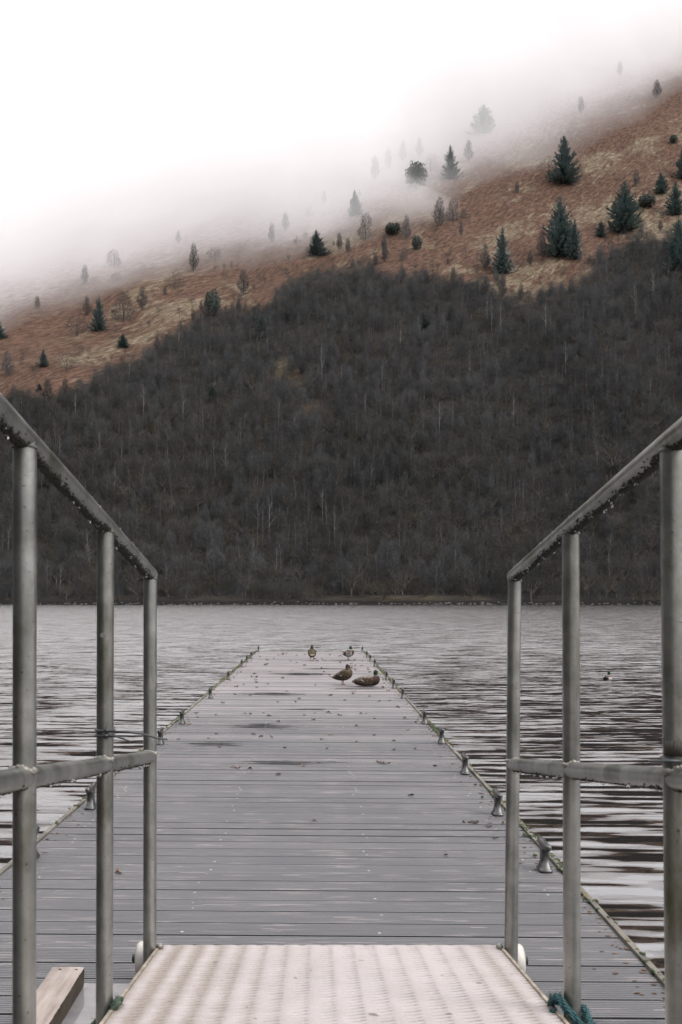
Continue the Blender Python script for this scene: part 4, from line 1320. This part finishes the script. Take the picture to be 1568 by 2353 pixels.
# single bare trees on the open slope (base x, base y, height) and what singles each one out
BARE = [
 (403, 665, 42, 9, 'rounded grey bare bush alone on rust-red bracken above the wood', 1.3),
 (445, 626, 66, 7, 'slim tall bare tree at the mist edge beside a low wide bush', 0.8),
 (494, 603, 34, 9, 'low wide bare bush just right of a slim tree at the mist edge', 1.2),
 (285, 742, 74, 8, 'broad bare grey tree just right of the left-hand spruce', 0.9),
 (328, 715, 56, 7, 'thin bare tree beside a broad grey tree right of the left-hand spruce', 1.0),
 (177, 772, 48, 9, 'pale round lichen-grey bush just left of the left-hand spruce', 1.25),
 (200, 728, 44, 7, 'small dull bare tree up the slope behind a pale round bush', 1.1),
 (86, 712, 32, 7, 'small lone bare tree in thinning mist on the left slope', 1.1),
 (17, 868, 60, 7, 'bare brown tree at the left edge of the bracken slope', 1.1),
 (153, 852, 46, 9, 'bare brown scrub just right of the smallest left-hand spruce', 1.2),
 (183, 818, 34, 9, 'small grey bush up slope of brown scrub on the left', 0.9),
 (270, 648, 22, 9, 'tiny round bush alone on red bracken at the mist edge', 1.2),
 (196, 655, 44, 7, 'faint bare tree half lost in mist on the left slope', 1.0),
 (262, 615, 40, 8, 'wide blurred bare tree deep in the mist on the left', 1.2),
 (656, 533, 44, 7, 'bare tree with forked crown in mist above the middle slope', 1.0),
 (625, 560, 46, 7, 'slender bare tree lower left of a forked tree in the mist', 0.9),
 (709, 500, 24, 9, 'small shrub on the mist line near the hill middle', 1.0),
 (841, 552, 62, 8, 'broad bare grey tree below the small middle spruce', 0.75),
 (780, 575, 40, 7, 'thin brown bare tree just right of the round-topped spruce', 1.0),
 (1010, 522, 66, 7, 'bare brown tree on the left of a close pair on open slope', 1.1),
 (1042, 512, 56, 8, 'bare spreading tree on the right of a close pair on open slope', 0.8),
 (934, 552, 56, 7, 'bare tree standing right behind a dark evergreen bush', 1.0),
 (862, 415, 56, 7, 'bare tree fading into mist left of the dark round bush', 1.0),
 (893, 390, 50, 7, 'leftmost of three ghostly bare trees in a row in mist', 0.9),
 (926, 372, 48, 7, 'middle of three ghostly bare trees in a row in mist', 0.9),
 (964, 362, 44, 7, 'rightmost of three ghostly bare trees in a row in mist', 1.0),
 (1077, 372, 48, 7, 'misty bare tree just right of the high slim spruce', 1.1),
 (990, 395, 40, 9, 'misty bush between the dark round bush and the slim spruce', 1.0),
 (1246, 592, 62, 7, 'bare brown tree just left of the twin spruces', 1.0),
 (1462, 432, 42, 7, 'thin bare tree on pale grass above the right-hand spruces', 0.9),
 (1189, 446, 28, 7, 'tiny bare tree alone on grass left of the tallest upper spruce', 1.0),
 (1262, 405, 46, 9, 'bare scrub touching the left side of the big upper spruce', 1.0),
 (1335, 262, 40, 7, 'bare tree nearly dissolved in mist high on the right', 1.0),
 (1510, 228, 44, 7, 'highest bare tree in the mist at the top right slope', 1.1),
 (1060, 545, 36, 7, 'small thin dead tree standing on open tan grass', 0.6),
 (1115, 620, 60, 7, 'bare tree just left of the lower slim spruce at the wood top', 1.0),
 (560, 680, 60, 7, 'bare birch at the wood edge right of the dark ivy-clad tree', 1.1),
 (410, 560, 30, 7, 'faint bare tree far up in the left mist bank', 1.0),
 (1425, 175, 34, 7, 'barely visible tree deep in the mist below the upper right sky', 1.0),
 (745, 470, 30, 7, 'misty shrub uphill of the small middle spruce', 1.0),
]
for (px, py, h, k, lab, wd) in BARE:
    place_bare(px, py, h, k, lab, wd)
# pale-stemmed birches that stand out in the wood
PALE = [(1130, 765, 78), (1150, 770, 70), (420, 990, 80), (1255, 770, 74), (300, 1040, 70), (618, 1250, 105), (605, 1255, 98), (592, 1248, 90), (770, 1255, 92), (742, 1200, 80), (1385, 900, 78), (815, 1120, 70), (1010, 1000, 76), (520, 1100, 78),
        (1500, 700, 84), (1460, 720, 78), (1300, 860, 74), (1180, 980, 70), (230, 1060, 74), (330, 960, 76), (740, 870, 80), (880, 900, 70), (640, 990, 76), (1080, 880, 74)]
place_bare(1180, 1290, 70, 5, 'low many-stemmed scrub on the far bank beside the right rail end', 1.0, 'bare trees in the wood')
place_bare(900, 1352, 60, 6, 'purple-brown scrub on the far bank above the grassy strip', 1.0, 'bare trees in the wood')
place_bare(700, 1180, 78, 2, 'slim dark-stemmed birch in the wood above the pale shore birches', 1.0, 'bare trees in the wood')
place_bare(560, 880, 78, 1, 'dark slender birch left of the grassy clearing in the wood', 1.0, 'bare trees in the wood')
for (px, py, h) in PALE:
    place_bare(px, py, h, 0, 'pale-stemmed bare birch showing among the darker trees of the wood', 0.85, 'pale birches in the wood')
for (px, py, h, k, lab) in ((1010, 1105, 70, 4, 'pale lichen-grey spreading tree in the middle of the wood'), (1030, 985, 62, 4, 'grey-green bare tree above the lichen-grey one in the wood'), (1395, 1105, 96, 4, 'large pale-branched tree near the right handrail'), (1050, 1110, 40, 3, 'low olive bare tree beside the lichen-grey spreading tree'), (560, 1240, 60, 3, 'spreading olive-brown tree above the shore left of pale birches')):
    place_bare(px, py, h, k, lab, 1.1, 'bare trees in the wood')

def conifer_crown(seed):
    r = random.Random(seed); mb = MB()
    H = 10.0; z = 0.25; k = 0
    while z < H * 0.985:
        t = z / H
        ln = (2.35 * (1 - t) ** 0.82 + 0.10) * (0.75 if t < .06 else 1.0)
        n = 11 if t < .5 else 9 if t < .8 else 6
        a0 = r.uniform(0, 6.28)
        for i in range(n):
            a = a0 + 2 * math.pi * i / n + r.gauss(0, .17)
            l = ln * r.uniform(0.55, 1.22) * (1 + 0.18 * math.sin(a + seed) + 0.14 * math.sin(z * 1.7 + seed + a))
            if r.random() < .12: l *= 0.45
            ca, sa = math.cos(a), math.sin(a)
            lift = 0.36 - 0.55 * (1 - t) + r.gauss(0, .08)
            pts = []
            for j in range(5):
                u = j / 4
                pts.append(Vector((ca * l * u, sa * l * u, z + l * (lift * u - 0.18 * math.sin(u * 3.1) + 0.22 * u * u))))
            wv = Vector((-sa, ca, 0))
            # needle sprays on both sides of the bough, hanging a little
            for j in range(4):
                p0, p1 = pts[j], pts[j + 1]
                for s in (-1, 1):
                    for q in range(2):
                        b0 = p0.lerp(p1, q * 0.5); b1 = p0.lerp(p1, q * 0.5 + 0.42)
                        d = wv * s * l * (0.26 - 0.045 * j) * r.uniform(.6, 1.2) + (p1 - p0).normalized() * l * 0.16 + Vector((0, 0, -l * r.uniform(.0, .16)))
                        mb.add([b0, b1, b1 + d * 0.8, b0 + d], [(0, 1, 2, 3)])
            tip = pts[-1]; d = (pts[-1] - pts[-2]).normalized() * 0.22 * max(l, .5)
            mb.add([tip - wv * 0.06 * l, tip + wv * 0.06 * l, tip + d], [(0, 1, 2)])
        z += (0.34 - 0.16 * t) * r.uniform(.8, 1.2); k += 1
    mb.tube([(0, 0, H * .93), (0, 0, H * 1.03)], [0.05, 0.012], 4)
    return mb.mesh('conifer_crown', M_NEEDLE)
CROWNS = [conifer_crown(s) for s in (3, 4, 5)]
mb = MB(); mb.tube([(0, 0, -1.0), (0, 0, 4.0), (0, 0, 9.8)], [0.2, 0.14, 0.02], 7); CTRUNK = mb.mesh('conifer_trunk', M_BARK_D, True)
CON = [
 (1035, 412, 80, 44, 'slim spruce standing highest at the mist edge of the middle slope'),
 (815, 496, 62, 32, 'small narrow spruce on the bracken in the middle of the slope'),
 (727, 588, 60, 50, 'squat wide spruce at the top edge of the bare wood'),
 (1296, 421, 112, 70, 'big broad spruce high on the open right slope'),
 (1288, 588, 142, 78, 'tall left one of the twin spruces at the wood edge'),
 (1321, 594, 96, 42, 'shorter right one of the twin spruces at the wood edge'),
 (1155, 630, 112, 52, 'slim pointed spruce left of the twin pair at the wood top'),
 (1436, 530, 118, 78, 'large spreading spruce right of the twin pair above scrub'),
 (1519, 445, 50, 36, 'small bushy spruce on pale grass between larger ones'),
 (1553, 495, 80, 48, 'medium spruce low beside the right edge of the slope'),
 (1572, 412, 76, 44, 'spruce cut by the right frame edge above the others'),
 (228, 760, 80, 40, 'dark spruce standing alone on the left bracken slope'),
 (100, 844, 42, 26, 'small dark spruce low on the left bracken slope'),
 (283, 798, 34, 32, 'little bushy spruce at the wood edge below the left-hand spruce'),
 (-2, 780, 46, 30, 'spruce cut by the left frame edge in bracken'),
 (1112, 305, 66, 56, 'ghostly spruce almost lost in the mist high on the hill'),
 (603, 775, 54, 38, 'dark spruce half sunk in the upper part of the bare wood'),
 (486, 925, 44, 28, 'dim small spruce deep inside the left part of the wood'),
 (972, 752, 36, 34, 'dim small spruce inside the wood below the squat one'),
 (1560, 620, 120, 70, 'dark spruce at the right edge rising out of the wood'),
 (1382, 545, 40, 26, 'small pointed spruce between the twin pair and a large spreading one'),
 (91, 898, 16, 14, 'tiny young spruce on the lowest left bracken'),
 (505, 1298, 34, 26, 'green little conifer near the far shore left of the pontoon'),
]
for i, (px, py, h, w_, lab) in enumerate(CON):
    p_ = ray_hill(px, py)
    s = h / F * p_.y / 10.2; sx = w_ / F * p_.y / 4.7
    r_ = tag(empty('spruce_tree', p_, (0, 0, rnd.uniform(0, 6.28))), lab, 'spruce', 'spruces on the hillside')
    r_.scale = (sx, sx, s)
    for nme, me in (('crown', CROWNS[i % 3]), ('trunk', CTRUNK)):
        o = bpy.data.objects.new(nme, me); COL.objects.link(o); o.parent = r_
def evergreen_bush(seed):
    r = random.Random(seed); mb = MB()
    for _ in range(1500):
        d = Vector((r.gauss(0, 1), r.gauss(0, 1), r.gauss(0, 1))).normalized()
        k = 1.0 + 0.3 * noise.noise(d * 2.3 + Vector((seed, 0, 0)))
        p_ = d * k * r.random() ** 0.4; p_ = Vector((p_.x, p_.y, p_.z * 0.95 + 1.0))
        e = Vector((r.gauss(0, 1), r.gauss(0, 1), r.gauss(0, 1))).normalized() * 0.10; f_ = e.cross(d).normalized() * 0.07 if e.cross(d).length > 1e-4 else e
        mb.add([p_ - e, p_ + f_, p_ + e, p_ - f_], [(0, 1, 2, 3)])
    mb.tube([(0, 0, -0.3), (0.05, 0, 0.6), (0, 0.05, 1.3)], [0.09, 0.07, 0.03], 6)
    return mb.mesh('evergreen_bush', M_IVY)
EB = [evergreen_bush(1), evergreen_bush(2)]
for i, (px, py, h, w_, lab) in enumerate(((957, 436, 68, 52, 'dark round-headed bush between mist trees and the highest slim spruce'), (903, 541, 30, 40, 'low dark evergreen bush on bracken below the middle spruce'), (958, 575, 36, 26, 'small dark evergreen bush beside a low scrub patch'), (488, 728, 64, 40, 'dark ivy-clad tree at the wood top left of the middle'), (1487, 478, 34, 44, 'dark sprawling bush between spruces on the right slope'), (1548, 330, 20, 20, 'tiny dark bush high near the right frame edge'))):
    p_ = ray_hill(px, py)
    o = bpy.data.objects.new('evergreen_bush', EB[i % 2]); COL.objects.link(o)
    s = h / F * p_.y / 2.1; sx = w_ / F * p_.y / 2.1
    o.location = p_; o.scale = (sx, sx, s); o.rotation_euler = (0, 0, i * 1.3); tag(o, lab, 'bush', 'dark evergreen bushes on the slope')

# the wood: one mass of bare trees, instances of the trees above
def woodland():
    pts, rot, scl, idx = [], [], [], []
    r = random.Random(99)
    tries = 0
    cell = {}
    y = 304.0
    while y < 640:
        st = 3.1 if y < 420 else 3.6
        x = -0.56 * y - 10
        while x < 0.60 * y + 12:
            xx = x + r.uniform(-.5, .5) * st; yy = y + r.uniform(-.5, .5) * st
            s = yy - shore_y(xx)
            x += st
            if s < 1.0: continue
            z = hill_z(xx, yy); px, py = to_px(xx, yy, z)
            wl = wood_line(px) + 16 * noise.noise(Vector((xx / 9, yy / 9, 0))) + 16 * noise.noise(Vector((xx / 24, yy / 24, 6)))
            edge = py - wl
            if edge < 0 and r.random() > 0.26 * math.exp(edge / 34.0): continue
            if 0 <= edge < 48 and r.random() > 0.28 + edge / 66.0: continue
            if r.random() < clearing(px, py) * 1.25: continue
            if s < 11 and r.random() < (0.75 if 750 < px < 1130 else 0.2): continue
            pat = noise.noise(Vector((xx / 26, yy / 26, 8))) + 0.35 * noise.noise(Vector((xx / 8, yy / 8, 2)))
            if pat < -0.62 and r.random() < .6: continue
            # kinds come in drifts: birch high and left, broader trees low and right
            low = smooth(95, 10, s) * 0.55 + smooth(900, 1500, px) * smooth(900, 1150, py) * 0.5
            k = r.random() + 0.55 * pat
            if k < 0.42 - 0.55 * low: kk = 1 if r.random() < .5 else 2
            elif k < 0.435 - 0.45 * low: kk = 0
            elif k < 0.72: kk = 3 if r.random() < .72 else 4
            else: kk = r.choice((5, 6, 5, 3, 2))
            if s < 14: kk = r.choice((5, 6, 5, 3, 9))
            elif r.random() < 0.24: kk = 7 if r.random() < .62 - .5 * low else 8 if r.random() < .8 else 9
            sc = r.uniform(.62, 1.12) * (1.0 if kk < 5 else 1.25) * (0.75 if edge < 18 else 1.0)
            if s > 30: sc *= 0.9
            pts.append((xx, yy, z)); rot.append((r.gauss(0, .05), r.gauss(0, .05), r.uniform(0, 6.28))); scl.append(sc); idx.append(kk)
        y += st
    me = bpy.data.meshes.new('bare_woodland'); me.from_pydata(pts, [], [])
    a = me.attributes.new('rot', 'FLOAT_VECTOR', 'POINT'); a.data.foreach_set('vector', [c for q in rot for c in q])
    a = me.attributes.new('scl', 'FLOAT', 'POINT'); a.data.foreach_set('value', scl)
    a = me.attributes.new('idx', 'INT', 'POINT'); a.data.foreach_set('value', idx)
    o = bpy.data.objects.new('bare_woodland', me); COL.objects.link(o)
    tag(o, 'dark mass of leafless winter woodland covering the lower hillside', 'woodland', kind='stuff')
    ng = bpy.data.node_groups.new('woodland_scatter', 'GeometryNodeTree')
    ng.interface.new_socket('Geometry', in_out='INPUT', socket_type='NodeSocketGeometry')
    ng.interface.new_socket('Geometry', in_out='OUTPUT', socket_type='NodeSocketGeometry')
    gi = ng.nodes.new('NodeGroupInput'); go = ng.nodes.new('NodeGroupOutput')
    jn = ng.nodes.new('GeometryNodeJoinGeometry')
    def named(n, t):
        q = ng.nodes.new('GeometryNodeInputNamedAttribute'); q.data_type = t; q.inputs['Name'].default_value = n
        return q.outputs['Attribute']
    ar, asc, ai = named('rot', 'FLOAT_VECTOR'), named('scl', 'FLOAT'), named('idx', 'INT')
    e2r = ng.nodes.new('FunctionNodeEulerToRotation'); ng.links.new(ar, e2r.inputs[0])
    first = {}
    for ob in COL.objects:
        if ob.type == 'MESH' and ob.data.name not in first: first[ob.data.name] = ob
    for k, (kind, pm) in enumerate(PROTO):
        src = first.get(pm.name)
        if src is None: continue
        oi = ng.nodes.new('GeometryNodeObjectInfo'); oi.inputs['Object'].default_value = src; oi.inputs['As Instance'].default_value = True
        oi.transform_space = 'ORIGINAL'
        cmp_ = ng.nodes.new('FunctionNodeCompare'); cmp_.data_type = 'INT'; cmp_.operation = 'EQUAL'
        ng.links.new(ai, cmp_.inputs[2]); cmp_.inputs[3].default_value = k
        ip = ng.nodes.new('GeometryNodeInstanceOnPoints')
        ng.links.new(gi.outputs[0], ip.inputs['Points']); ng.links.new(cmp_.outputs[0], ip.inputs['Selection'])
        ng.links.new(oi.outputs['Geometry'], ip.inputs['Instance']); ng.links.new(e2r.outputs[0], ip.inputs['Rotation']); ng.links.new(asc, ip.inputs['Scale'])
        ng.links.new(ip.outputs['Instances'], jn.inputs[0])
    ng.links.new(jn.outputs[0], go.inputs[0])
    md = o.modifiers.new('scatter', 'NODES'); md.node_group = ng
    print('WOODLAND trees', len(pts))
woodland()

# ------------------------------------------------------------------ low cloud lying on the upper hill
def cloud():
    """A layer of vapour lying on the hill: nothing at its ragged lower edge, deep further up."""
    xs = [-900 + 15 * i for i in range(128)]; ys = [360 + 13 * j for j in range(86)]
    nx, ny = len(xs), len(ys); vs = []; fs = []
    tops = []
    for y in ys:
        for x in xs:
            h = hill_z(x, y)
            on = cloud_base(x, y)
            d = h - on
            t = (0.62 * d + 0.013 * d * d) if d > 0 else d * 0.4
            t = min(t, 170) * (1 + 0.45 * fbm(x, y + 500, 70, 4))
            vs.append((x, y, h - 14)); tops.append((x, y, h + max(t, -10)))
    vs += tops
    o = nx * ny
    for j in range(ny - 1):
        for i in range(nx - 1):
            a = j * nx + i
            fs.append((a, a + nx, a + nx + 1, a + 1)); fs.append((o + a, o + a + 1, o + a + nx + 1, o + a + nx))
    for i in range(nx - 1):
        fs.append((i, i + 1, o + i + 1, o + i)); a = (ny - 1) * nx + i; fs.append((a + 1, a, o + a, o + a + 1))
    for j in range(ny - 1):
        a = j * nx; fs.append((a + nx, a, o + a, o + a + nx)); a = j * nx + nx - 1; fs.append((a, a + nx, o + a + nx, o + a))
    m = bpy.data.materials.new('cloud_vapour'); m.use_nodes = True; nt = m.node_tree
    for n_ in list(nt.nodes):
        if n_.type == 'BSDF_PRINCIPLED': nt.nodes.remove(n_)
    pv = N(nt, 'ShaderNodeVolumePrincipled'); pv.inputs['Color'].default_value = (0.999, 0.9955, 0.9965, 1)
    pv.inputs['Density'].default_value = 0.016; pv.inputs['Anisotropy'].default_value = -0.3
    L(nt, pv.outputs[0], nt.nodes['Material Output'].inputs['Volume'])
    mb = MB(); mb.add(vs, fs)
    ob = mb.build('low_cloud', m); tag(ob, 'white low cloud hiding the top of the hill', 'cloud', kind='stuff')
cloud()

# ------------------------------------------------------------------ the near shore behind the camera; its unseen spruces are added to darken the posts
def near_shore():
    r = random.Random(5); vs = []; fs = []
    xs = [-90 + 6 * i for i in range(31)]; ys = [-80 + 4 * j for j in range(36)]
    def edge(x):     # swing forward on the left, added to carry the spruces
        return -1.9 if x > -9 else -1.9 + 1.5 * (-9 - x)
    def gz(x, y):
        d = edge(x) - y
        return max(WATER - 0.8, min(WATER + 0.55 * d, 0.25 + 0.03 * d)) if d < 60 else 2.0
    for y in ys:
        for x in xs: vs.append((x, y, gz(x, y)))
    n = len(xs)
    for j in range(len(ys) - 1):
        for i in range(n - 1): fs.append((j * n + i, j * n + i + 1, (j + 1) * n + i + 1, (j + 1) * n + i))
    mb = MB(); mb.add(vs, fs)
    o = mb.build('near_bank', simple('muddy_turf', (0.06, 0.05, 0.03), 0.9, 0, .5, 1.0), None, True); tag(o, kind='structure')
    pts, rot, scl = [], [], []
    for _ in range(1500):
        x = r.uniform(-70, -5); y = r.uniform(-30, 50)
        d = edge(x) - y
        if d < 2 or d > 16 or x > -5 - max(0, -y) * .0: continue
        if x > -0.40 * y - 6 and y > 0: continue
        pts.append((x, y, gz(x, y) - .2)); rot.append(r.uniform(0, 6.28)); scl.append(r.uniform(.8, 1.35))
    me = bpy.data.meshes.new('added_spruces'); me.from_pydata(pts, [], [])
    a = me.attributes.new('rot', 'FLOAT_VECTOR', 'POINT'); a.data.foreach_set('vector', [c for q in rot for c in (0, 0, q)])
    a = me.attributes.new('scl', 'FLOAT', 'POINT'); a.data.foreach_set('value', scl)
    o = bpy.data.objects.new('added_spruces', me); COL.objects.link(o)
    tag(o, 'belt of unseen spruces added to darken the left side of the handrail posts', 'woodland', kind='stuff')
    ng = bpy.data.node_groups.new('spruce_scatter', 'GeometryNodeTree')
    ng.interface.new_socket('Geometry', in_out='INPUT', socket_type='NodeSocketGeometry')
    ng.interface.new_socket('Geometry', in_out='OUTPUT', socket_type='NodeSocketGeometry')
    gi = ng.nodes.new('NodeGroupInput'); go = ng.nodes.new('NodeGroupOutput')
    def named(nm, t):
        q = ng.nodes.new('GeometryNodeInputNamedAttribute'); q.data_type = t; q.inputs['Name'].default_value = nm
        return q.outputs['Attribute']
    e2r = ng.nodes.new('FunctionNodeEulerToRotation'); ng.links.new(named('rot', 'FLOAT_VECTOR'), e2r.inputs[0])
    src = [ob for ob in COL.objects if ob.type == 'MESH' and ob.data == CROWNS[0]][0]
    oi = ng.nodes.new('GeometryNodeObjectInfo'); oi.inputs['Object'].default_value = src; oi.inputs['As Instance'].default_value = True
    oi.transform_space = 'ORIGINAL'
    ip = ng.nodes.new('GeometryNodeInstanceOnPoints')
    ng.links.new(gi.outputs[0], ip.inputs['Points']); ng.links.new(oi.outputs['Geometry'], ip.inputs['Instance'])
    ng.links.new(e2r.outputs[0], ip.inputs['Rotation']); ng.links.new(named('scl', 'FLOAT'), ip.inputs['Scale'])
    ng.links.new(ip.outputs['Instances'], go.inputs[0])
    md = o.modifiers.new('scatter', 'NODES'); md.node_group = ng
near_shore()
